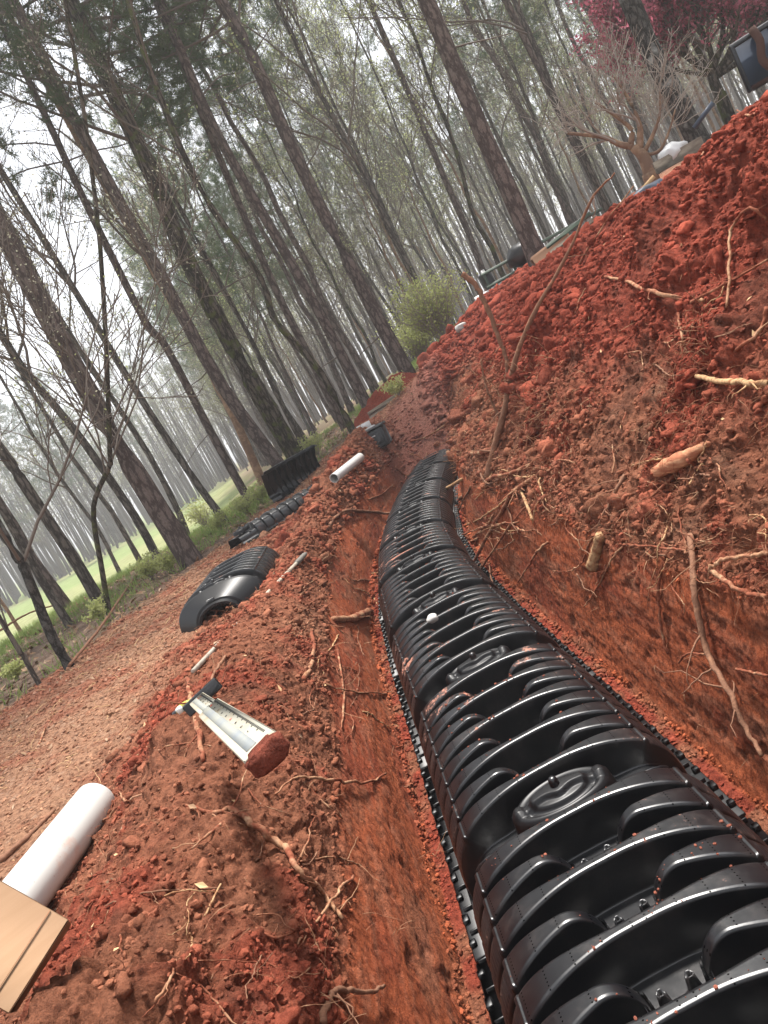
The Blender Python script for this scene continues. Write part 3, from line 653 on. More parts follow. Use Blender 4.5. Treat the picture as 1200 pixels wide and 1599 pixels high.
p = at_z(442, 782, .66); d_ = np.array([1.0, .45, 0]); o2.location = (*p[:2], p[2] + .03); o2.rotation_euler = (0, R(-78), 0)
o2.rotation_mode = 'XYZ'; o2.matrix_world = Matrix.Translation((p[0], p[1], drop(p[0], p[1])[2] + .28)) @ Matrix.Rotation(-math.atan2(d_[0], d_[1]), 4, 'Z') @ Matrix.Rotation(R(-64), 4, 'Y') @ Matrix.Diagonal((.7, .85, .8, 1))
o3 = loose_chamber('low black chamber lying flat at the wood edge, left of the tipped one')
p = at_z(388, 848, .66); d_ = np.array([1.0, .75, 0]); g_ = drop(*p[:2]); o3.matrix_world = Matrix.Translation((p[0], p[1], g_[2] + .02)) @ Matrix.Rotation(-math.atan2(d_[0], d_[1]), 4, 'Z') @ Matrix.Diagonal((.5, 1.15, .62, 1))

# ---------------------------------------------------------------- pipes, fittings, box, tote
def pipe(name, label, a, b, r, cat='pipe', group=None, wall=.006, mt='pvc'):
    a = np.array(a, float); b = np.array(b, float); L_ = np.linalg.norm(b - a); mb = MB(); rot = frame(np.cross((0, 0, 1), b - a) if abs((b - a)[2]) < L_ * .95 else (1, 0, 0), (b - a) / L_)
    x = np.cross((0, 0, 1), (b - a) / L_); x /= np.linalg.norm(x); z = (b - a) / L_; yv = np.cross(z, x); rot = np.stack([x, yv, z], 1)
    lathe(mb, [(r - wall, .0), (r - .001, 0), (r, .002), (r, L_ - .002), (r - .001, L_), (r - wall, L_), (r - wall, L_ - .01), (r - wall, .01), (r - wall, 0)], 48, a, rot)
    return tag(mb.build(name, M[mt]), label, cat, group)
pa = at_z(150, 1252, .76); pb = at_z(42, 1392, .76); pipe('drain_pipe', 'large white plastic pipe lying on the clay path behind the cardboard box', pa, pb + (pb - pa) * .6, .076)
pa = at_z(522, 747, .98); pb = at_z(563, 714, 1.0); pipe('drain_pipe', 'white pipe lying on the berm beside the tipped black chamber', pa, pb, .050)
pa = at_z(560, 706, .9); pb = at_z(572, 697, .9); pipe('pipe_fitting', 'short white pipe fitting on the berm below the black tote', pa, pb, .085, 'fitting')
ctr = hit(588, 689)[0] + np.array([0, 0, .06]); mb = MB(); th = np.linspace(-.5, 2.2, 14); mb.add(*tubes([np.stack([ctr[0] + .10 * np.cos(th), np.full(14, ctr[1]), ctr[2] + .10 * np.sin(th)], -1)], [np.full(14, .052)], 14)); tag(mb.build('pipe_elbow', M['pvc']), 'white pipe elbow on the berm nearest the black tote', 'fitting')
# cardboard box, tilted
t_ = 1.32; c0_ = EYE + ray(108, 1436) * t_; c1_ = EYE + ray(0, 1374) * (t_ + .0); c2_ = EYE + ray(84, 1512) * (t_ - .05)
a_ = (c1_ - c0_); a_ /= np.linalg.norm(a_); b_ = (c2_ - c0_); b_ -= a_ * (a_ @ b_); b_ /= np.linalg.norm(b_); n_ = np.cross(a_, b_)
if n_ @ (c0_ - EYE) < 0: n_ = -n_
n_ = n_ + .0 * b_; rt = np.stack([a_, b_, n_], 1)
bx_ = thing('cardboard_box', 'plain brown cardboard box half buried in clods at the left edge', 'box', tuple(c0_))
mb = MB(); tilt = np.stack([a_, (b_ * .985 + n_ * .17), np.cross(a_, b_ * .985 + n_ * .17)], 1); 
if tilt[:, 2] @ n_ < 0: tilt[:, 2] *= -1
box(mb, tilt @ np.array([.20, .075, .06]), (.40, .15, .12), tilt, bev=.002); mb.build('carton', M['card'], bx_)
mb = MB(); box(mb, tilt @ np.array([.036, .075, -.0012]), (.0007, .148, .0012), tilt); mb.build('crease', M['wood_split'], bx_)
# black tote with papers
g_ = drop(*at_d(580, 668, 11.5)[:2]); g_[2] += .0; tt_ = thing('storage_tote', 'black plastic tote with papers on its lid at the foot of two trunks', 'tote', tuple(g_), R(-14))
mb = MB(); box(mb, (0, 0, .16), (.36, .28, .30), bev=.02); box(mb, (0, -.145, .17), (.20, .012, .16), bev=.004)
for xx in (-.15, .15): box(mb, (xx, -.145, .16), (.03, .016, .26), bev=.004)
mb.build('body', M['black_paint'], tt_)
mb = MB(); box(mb, (0, 0, .325), (.40, .32, .035), bev=.01); mb.build('lid', M['black_paint'], tt_)
mb = MB(); box(mb, (0, -.153, .215), (.06, .003, .02)); mb.build('sticker', M['white_paint'], tt_)
mb = MB(); box(mb, (-.06, 0, .352), (.24, .2, .016), rotz(.3)); mb.build('paper_stack', M['white_paint'], tt_)
mb = MB(); box(mb, (-.10, .05, .40), (.22, .012, .10), rotz(.2)); mb.build('folded_sheet', M['white_paint'], tt_)
# retaining timber and its soil
pA, pB = at_d(580, 642, 13.5), at_d(632, 607, 13.5); bt = thing('retaining_timber', 'weathered timber edging holding red soil beyond the tote', 'timber', tuple((pA + pB) / 2)); dd = pB - pA; L_ = np.linalg.norm(dd) + .15; fr = frame(dd)
mb = MB(); box(mb, (0, 0, -.02), (L_, .10, .07), fr, bev=.008); mb.build('top_board', M['timber'], bt); mb = MB(); box(mb, (0, 0, -.14), (L_, .085, .16), fr, bev=.008); mb.build('lower_board', M['timber'], bt)
def mound(name, c, rx, ry, h, lab, rz=0):
    n = 60; g = np.linspace(-1, 1, n); X_, Y_ = np.meshgrid(g, g); r2 = X_ ** 2 + Y_ ** 2; zz = h * np.exp(-r2 * 2.2) - .15 * r2; Pm = np.stack([X_ * rx, Y_ * ry, zz], -1).reshape(-1, 3) @ rotz(rz).T + c
    Pm[:, 2] += .10 * fbm(Pm, 3, 4, 3) + .05 * (.5 - worley(Pm, 7, 5)[0]); mb = MB(); mb.add(Pm, grid_faces(n, n)); me = mb.mesh(name, M['soil']); add_col(me, np.tile(RED * .8, (len(Pm), 1))); return tag(link(name, me), lab, None, None, 'stuff')
pm = (pA + pB) / 2; mound('soil_mound', pm + np.array([.25, .75, -.1]), 1.1, .7, .45, 'red soil held behind the timber edging', math.atan2(dd[1], dd[0]))
# stones
def stone(label, c, s, seed, cat='stone', mt='stone_white'):
    v = ICO[3][0] * np.array(s) * (1 + .25 * vn(ICO[3][0] * 1.7 + seed * 9., 1, seed)[:, None] + .08 * vn(ICO[3][0] * 5 + seed, 1, seed)[:, None]); mb = MB(); mb.add(v, None, ICO[3][1]); o = mb.build('stone', M[mt]); o.location = tuple(c); return tag(o, label, cat)
stone('white stone resting on top of the black chambers', at_z(675, 966, .315), (.035, .03, .024), 3)
stone('small white stone on the red slope below the pale green shrub', hit(722, 514)[0] + np.array([0, 0, .03]), (.10, .09, .07), 5)
# measuring rod
pn = EYE + ray(416, 1176) * 1.05; pf = EYE + ray(310, 1094) * 2.15; ax = pn - pf; Lr = np.linalg.norm(ax); ax /= Lr
wv = ray(443, 1152) - ray(391, 1198); wv -= ax * (ax @ wv); wv /= np.linalg.norm(wv); nv = np.cross(wv, ax)
if nv @ (EYE - pn) < 0: nv = -nv
rf = np.stack([ax, wv, nv], 1); rod = thing('measuring_rod', 'white telescoping levelling rod lying across the berm, its foot caked in red clay', 'measuring rod', tuple(pf))
def rb(mb, x0, x1, y0, y1, z0, z1, bev=0): box(mb, rf @ np.array([(x0 + x1) / 2, (y0 + y1) / 2, (z0 + z1) / 2]), (x1 - x0, y1 - y0, z1 - z0), rf, bev=bev)
mb = MB(); rb(mb, 0, Lr * .5, -.024, .024, -.012, .010, .002); mb.build('upper_section', M['rod'], rod)
mb = MB(); rb(mb, Lr * .34, Lr, -.029, .029, -.016, .014, .002); lower = mb.build('lower_section', M['rod'], rod)
mb = MB(); rb(mb, .02, Lr * .34, -.014, .001, .0100, .0112); mb.build('grey_band', M['rod_grey'], rod)
mb = MB(); rb(mb, Lr * .345, Lr - .03, -.017, .001, .0140, .0152); mb.build('grey_band', M['rod_grey'], rod)
tk = MB(); tr_ = MB()
k = 0; xx = .04
while xx < Lr - .05:
    zt = .0112 if xx < Lr * .34 else .0152; yb = .017 if xx < Lr * .34 else .022
    rb(tk, xx, xx + .0018, yb - (.007 if k % 5 == 0 else .004), yb, zt - .001, zt); xx += .0115; k += 1
tks = tk.build('scale_marks', M['ink'], rod); tag(tks, kind='stuff')
for k in range(14):
    xx = .07 + k * (Lr - .14) / 14; zt = .0114 if xx < Lr * .34 else .0154
    fc = bpy.data.curves.new('scale_number', 'FONT'); fc.body = str(14 - k if k < 13 else 1); fc.size = .014; fc.align_x = 'CENTER'; fc.align_y = 'CENTER'; fc.extrude = .0002; fc.materials.append(M['red_ink'] if k % 5 == 0 else M['ink'])
    ft = bpy.data.objects.new('tmp', fc); COL.objects.link(ft); bpy.context.view_layer.update(); fm = bpy.data.meshes.new_from_object(ft.evaluated_get(bpy.context.evaluated_depsgraph_get())); bpy.data.objects.remove(ft); fo = link('scale_number', fm, rod)
    X_ = -wv; Z_ = nv; Y_ = np.cross(Z_, X_); pl = rf @ np.array([xx, .0065, zt]); mw = Matrix(((X_[0], Y_[0], Z_[0], pl[0]), (X_[1], Y_[1], Z_[1], pl[1]), (X_[2], Y_[2], Z_[2], pl[2]), (0, 0, 0, 1))); fo.matrix_local = mw
v = ICO[3][0].copy(); v = np.sign(v) * np.abs(v) ** .6 * np.array([.022, .031, .019]); v *= (1 + .10 * vn(ICO[3][0] * 3, 1, 4)[:, None] + .07 * vn(ICO[3][0] * 9, 1, 5)[:, None]); mb = MB(); mb.add(v @ rf.T + rf @ np.array([Lr + .004, 0, -.002]), None, ICO[3][1]); me = mb.mesh('clay_clump', M['soil']); add_col(me, np.tile(C(.30, .085, .055), (len(v), 1))); link('clay_clump', me, rod)
mb = MB(); rb(mb, -.026, -.003, -.045, .075, -.02, .016, .003); mb.build('clamp_bracket', M['black_paint'], rod)
mb = MB(); lathe(mb, [(.0001, .014), (.008, .013), (.010, .008), (.010, -.006), (.0001, -.006)], 20, rf @ np.array([-.014, -.052, .012]), rf); mb.build('bubble_vial', M['glass'], rod)
# long handle and yellow tool
a, _ = hit(480, 868, .12); b, _ = hit(302, 1048, .12); a[2] += .02; mb = MB(); g0 = a + (b - a) * .14; lh = thing('long_tool_handle', 'long thin tool handle with grey grip lying half buried along the berm', 'tool', tuple(a))
mb.add(*tubes([[g0 - a, (b - a) * .5, (b - a) * 1.0]], [[.0125, .0125, .010]], 14)); mb.build('shaft', M['grey_pole'], lh); mb = MB(); mb.add(*tubes([resample([np.zeros(3), (g0 - a) * .5, g0 - a], 6)], [[.012, .018, .018, .018, .018, .0165]], 14)); mb.build('grip', M['grip'], lh)
a, _ = hit(279, 1112, .03); b, _ = hit(298, 1097, .03); tg = thing('hand_tool', 'yellow-green tool handle lying behind the measuring rod', 'tool', tuple(a)); mb = MB(); mb.add(*tubes([resample([np.zeros(3), (b - a) * .5, (b - a)], 6)], [[.010, .018, .019, .018, .016, .012]], 14)); mb.build('handle', M['yellow'], tg)
mb = MB(); mb.add(*tubes([[(a - b) * .28, np.zeros(3)]], [[.013, .013]], 12)); mb.build('collar', M['black_paint'], tg)
# trailer behind the heap
D_ = 13.5
def loc(px, py, d=D_): return at_d(px, py, d)
o_ = loc(748, 478); xv = loc(835, 432) - o_; xv[2] = 0; xl = np.linalg.norm(xv); fx = frame(xv); tr = thing('utility_trailer', 'loaded dark green trailer with red tail light parked behind the pine on the slope', 'trailer', tuple(o_))
def tb(mb, x0, x1, y0, y1, z0, z1, bev=.01): box(mb, fx @ np.array([(x0 + x1) / 2, (y0 + y1) / 2, (z0 + z1) / 2]), (x1 - x0, y1 - y0, z1 - z0), fx, bev=bev)
mb = MB(); tb(mb, -.02, .30, -.05, .15, -.16, .16, .02); tp = mb.build('tail_panel', M['white_paint'], tr); mb = MB(); tb(mb, -.04, .05, -.07, .02, -.15, .05, .01); mb.build('tail_light', M['red_lens'], tr)
mb = MB(); tb(mb, .3, 2.4, 0, 1.2, -.02, .12); mb.build('deck', M['dark_green'], tr)
mb = MB(); tb(mb, .25, 2.4, -.02, .03, .18, .23); tb(mb, .25, 2.4, -.02, .03, .40, .45)
for k in range(5): tb(mb, .27 + k * .5, .32 + k * .5, -.015, .025, .1, .42)
mb.build('side_rail', M['dark_green'], tr)
mb = MB(); tb(mb, .2, .42, .0, .4, .15, .50, .08); mb.build('black_bag', M['black_paint'], tr)
mb = MB(); mb.add(ICO[3][0] * np.array([.34, .3, .22]) * (1 + .2 * vn(ICO[3][0] * 2, 1, 2)[:, None]) @ fx.T + fx @ np.array([1.05, .05, .42]), None, ICO[3][1]); mb.build('black_tarp', M['black_paint'], tr)
for k in range(2):
    for (x0, z0) in ((.7,), (.9,))[:0]: pass
for (x_, z_) in ((.45, -.5), (1.9, -.5)):
    mb = MB(); rw = np.stack([fx[:, 0], fx[:, 2], fx[:, 1]], 1); lathe(mb, [(.12, 0), (.26, .0), (.29, .03), (.29, .15), (.26, .18), (.12, .18), (.12, 0)], 28, fx @ np.array([x_, .1, z_ + .05]), rw); mb.build('wheel', M['black_paint'], tr)
pipe('plastic_pipe', 'thin white pipe sticking out of the loaded trailer, lower one', loc(768, 452), loc(797, 436), .03, group='white pipes on the trailer')
pipe('plastic_pipe', 'thin white pipe on the trailer end nearest the pine', loc(806, 424), loc(832, 420), .035, group='white pipes on the trailer')
# board stack, bags and other things at the heap's crest
b0, b1 = loc(858, 412, 9.5), loc(945, 345, 9.5)
for k, (mt, off, lab) in enumerate([('timber', 0, 'long grey board along the crest of the heap, lowest of three'), ('timber', .09, 'long grey board along the crest of the heap, middle of three'), ('dark_green', .17, 'long dark green rail along the crest of the heap, top of three')]):
    mb = MB(); dd = b1 - b0; box(mb, (b0 + b1) / 2 + np.array([0, .04 * k, off]), (np.linalg.norm(dd) * (1 - .1 * k), .07, .045), frame(dd), bev=.004); tag(mb.build('long_board', M[mt]), lab, 'board', 'boards along the crest')
pc = loc(868, 400, 10.5); mb = MB(); box(mb, pc, (.55, .4, .34), frame(b1 - b0), bev=.03); tag(mb.build('clay_block', M['brown_board']), 'brown block lying beside the pine foot on the crest', 'block')
tent = thing('green_canopy', 'low dark green sheet pitched beyond the crest beside the boards', 'tarp', tuple(loc(885, 385, 11.5))); mb = MB(); vv = np.array([[-.5, 0, -.3], [.55, 0, -.3], [.1, .1, .12], [-.5, .9, -.3], [.55, .9, -.3], [.1, .9, .12]]); mb.add(vv @ fx.T, [[0, 1, 4, 3], [1, 2, 5, 4], [2, 0, 3, 5]], [[0, 2, 1], [3, 4, 5]]); mb.build('sheet', M['dark_green'], tent, False)
g_ = loc(1052, 240, 9.0); wb = thing('white_sack', 'crumpled white sack on a board behind the crest near the lichen-spotted trunk', 'sack', tuple(g_)); v = ICO[3][0] * np.array([.14, .12, .10]); v *= (1 + .25 * vn(ICO[3][0] * 2.4, 1, 8)[:, None] + .1 * vn(ICO[3][0] * 7, 1, 9)[:, None]); mb = MB(); mb.add(v, None, ICO[3][1]); mb.build('sack_body', M['white_paint'], wb)
mb = MB(); box(mb, (0, 0, 0), (.5, .03, .12), frame(fx[:, 0]), bev=.004); tag(mb.build('wooden_board', M['timber']), 'short board standing below the white sack', 'board').location = tuple(loc(1060, 243, 8.9))
g_ = loc(1010, 302, 8.2); v = ICO[3][0] * np.array([.17, .1, .08]); v *= (1 + .3 * vn(ICO[3][0] * 2.4, 1, 18)[:, None]); mb = MB(); mb.add(v @ fx.T, None, ICO[3][1]); o = mb.build('black_bag', M['navy']); o.location = tuple(g_); tag(o, 'crumpled dark blue bag on the crest below the tan branching tree', 'bag')
mb = MB(); q0, q1 = loc(1000, 300, 8.3), loc(1022, 275, 8.3); mb.add(*tubes([[q0, q1]], [[.02, .02]], 10)); tag(mb.build('bamboo_stick', M['chip']), 'pale yellow stick beside the dark blue bag on the crest', 'stick')
mb = MB(); q0, q1 = loc(1084, 200, 9), loc(1114, 160, 9); mb.add(*tubes([[q0, q1]], [[.025, .025]], 10)); tag(mb.build('grey_rail', M['navy']), 'dark rail on the crest right of the lichen-spotted trunk', 'rail')
mb = MB(); pc = loc(680, 553, 14.5); box(mb, pc, (.35, .2, .12), frame(fx[:, 0]), bev=.03); tag(mb.build('green_tray', M['green_tarp']), 'small bright green plastic tray at the far foot of the red slope', 'tray')
mb = MB(); pc = loc(667, 563, 14.5); box(mb, pc, (.14, .14, .10), frame(fx[:, 0]), bev=.03); tag(mb.build('white_bucket', M['white_paint']), 'small white tub beside the bright green tray', 'tub')
# dark cabinet in the top right corner
D9 = 7.2; o_ = loc(1180, 120, D9); eb = thing('equipment_cabinet', 'blue-grey panelled box with black frame and hanging strap in the top right corner', 'cabinet', tuple(o_)); xe = loc(1200, 105, D9) - o_; xe[2] = 0; fe = frame(xe)
def eb_(mb, x0, x1, y0, y1, z0, z1, bev=.008): box(mb, fe @ np.array([(x0 + x1) / 2, (y0 + y1) / 2, (z0 + z1) / 2]), (x1 - x0, y1 - y0, z1 - z0), fe, bev=bev)
mb = MB(); eb_(mb, -.06, .6, .0, .4, -.05, .27); mb.build('body', M['navy'], eb)
mb = MB(); eb_(mb, -.085, .62, -.012, .41, .26, .30); eb_(mb, -.085, -.05, -.014, .02, -.08, .28); eb_(mb, .18, .22, -.014, .02, -.08, .28); mb.build('frame', M['black_paint'], eb)
mb = MB(); mb.add(*tubes([resample([fe @ np.array([.09, -.03, .31]), fe @ np.array([.11, -.05, .2]), fe @ np.array([.08, -.05, .08]), fe @ np.array([.12, -.05, -.02])], 10)], [np.full(10, .03)], 10)); mb.build('strap', M['strap'], eb)
mb = MB(); eb_(mb, .27, .34, -.016, -.001, .19, .24, .002); mb.build('paper_label', M['white_paint'], eb)

# ---------------------------------------------------------------- roots and branches, each lying where it is seen
def root(pts, w0, w1, *a_, depth=None, **k_):
    return root_(pts, w0 * .78, w1 * .78, *a_, depth=depth, **k_)
def root_(pts, w0, w1, mt='root', lift=.012, label=None, cat='root', group=None, name='bare_root', twigs=0, mid=None, n=None, seed=0, S=9, depth=None):
    """pts: (px, py[, lift]) along the root; w: widths in photo pixels"""
    Pp = []; Tt = []
    for q in pts:
        P_, T_ = hit(q[0], q[1], q[2] if len(q) > 2 else lift); Pp.append(P_); Tt.append(np.linalg.norm(P_ - EYE))
    if depth:   # stands clear of the ground: distances run evenly from its foot to its tip
        T0 = Tt[depth[0]]; T1 = T0 * depth[1]; m_ = len(pts); ks = np.linspace(0, 1, m_) if depth[0] == 0 else np.linspace(1, 0, m_)
        for i_ in range(m_): u_ = ray(pts[i_][0], pts[i_][1]); u_ = u_ / np.linalg.norm(u_); Tt[i_] = T0 + (T1 - T0) * ks[i_]; Pp[i_] = EYE + u_ * Tt[i_]
    n = n or max(10, len(pts) * 5); path = resample(Pp, n); tt = np.interp(np.linspace(0, len(pts) - 1, n), range(len(pts)), Tt)
    L_ = np.linalg.norm(np.diff(path, axis=0), axis=1).sum(); rg = np.random.default_rng(seed + int(pts[0][0] * 7 + pts[0][1]))
    path[1:-1] += rg.normal(0, 1, (n - 2, 3)) * min(.0025, .004 * L_)
    wpx = np.interp(np.linspace(0, 1, n), [0, .5, 1], [w0, mid or (w0 + w1) / 2, w1]); rad = wpx * tt / 2400 * (1 + rg.normal(0, .05, n)); rad = np.maximum(rad, .0012)
    org = path[0].copy(); mb = MB(); v, q_, t2 = tubes([path - org], [rad], S); v = v + (.0008 + .10 * np.mean(rad)) * np.stack([vn(v * 55, 1, 3), vn(v * 55, 1, 4), vn(v * 55, 1, 5)], 1); mb.add(v, q_, t2)
    for k in range(twigs):
        i = rg.integers(2, n - 1); dr = rg.normal(0, 1, 3); dr[2] = abs(dr[2]) * .3 - .3; dr /= np.linalg.norm(dr); tl = min(.22, L_ * .35) * rg.uniform(.4, 1); K = 7; s_ = np.linspace(0, 1, K)[:, None]
        p_ = path[i] - org + dr * tl * s_ + np.cumsum(rg.normal(0, tl * .06, (K, 3)), 0) * s_; mb.add(*tubes([p_], [np.linspace(rad[i] * .4, .0009, K)], 5))
    o = mb.build(name, M[mt]); o.location = tuple(org); return tag(o, label, cat, group)
GR = 'roots torn out along the trench'
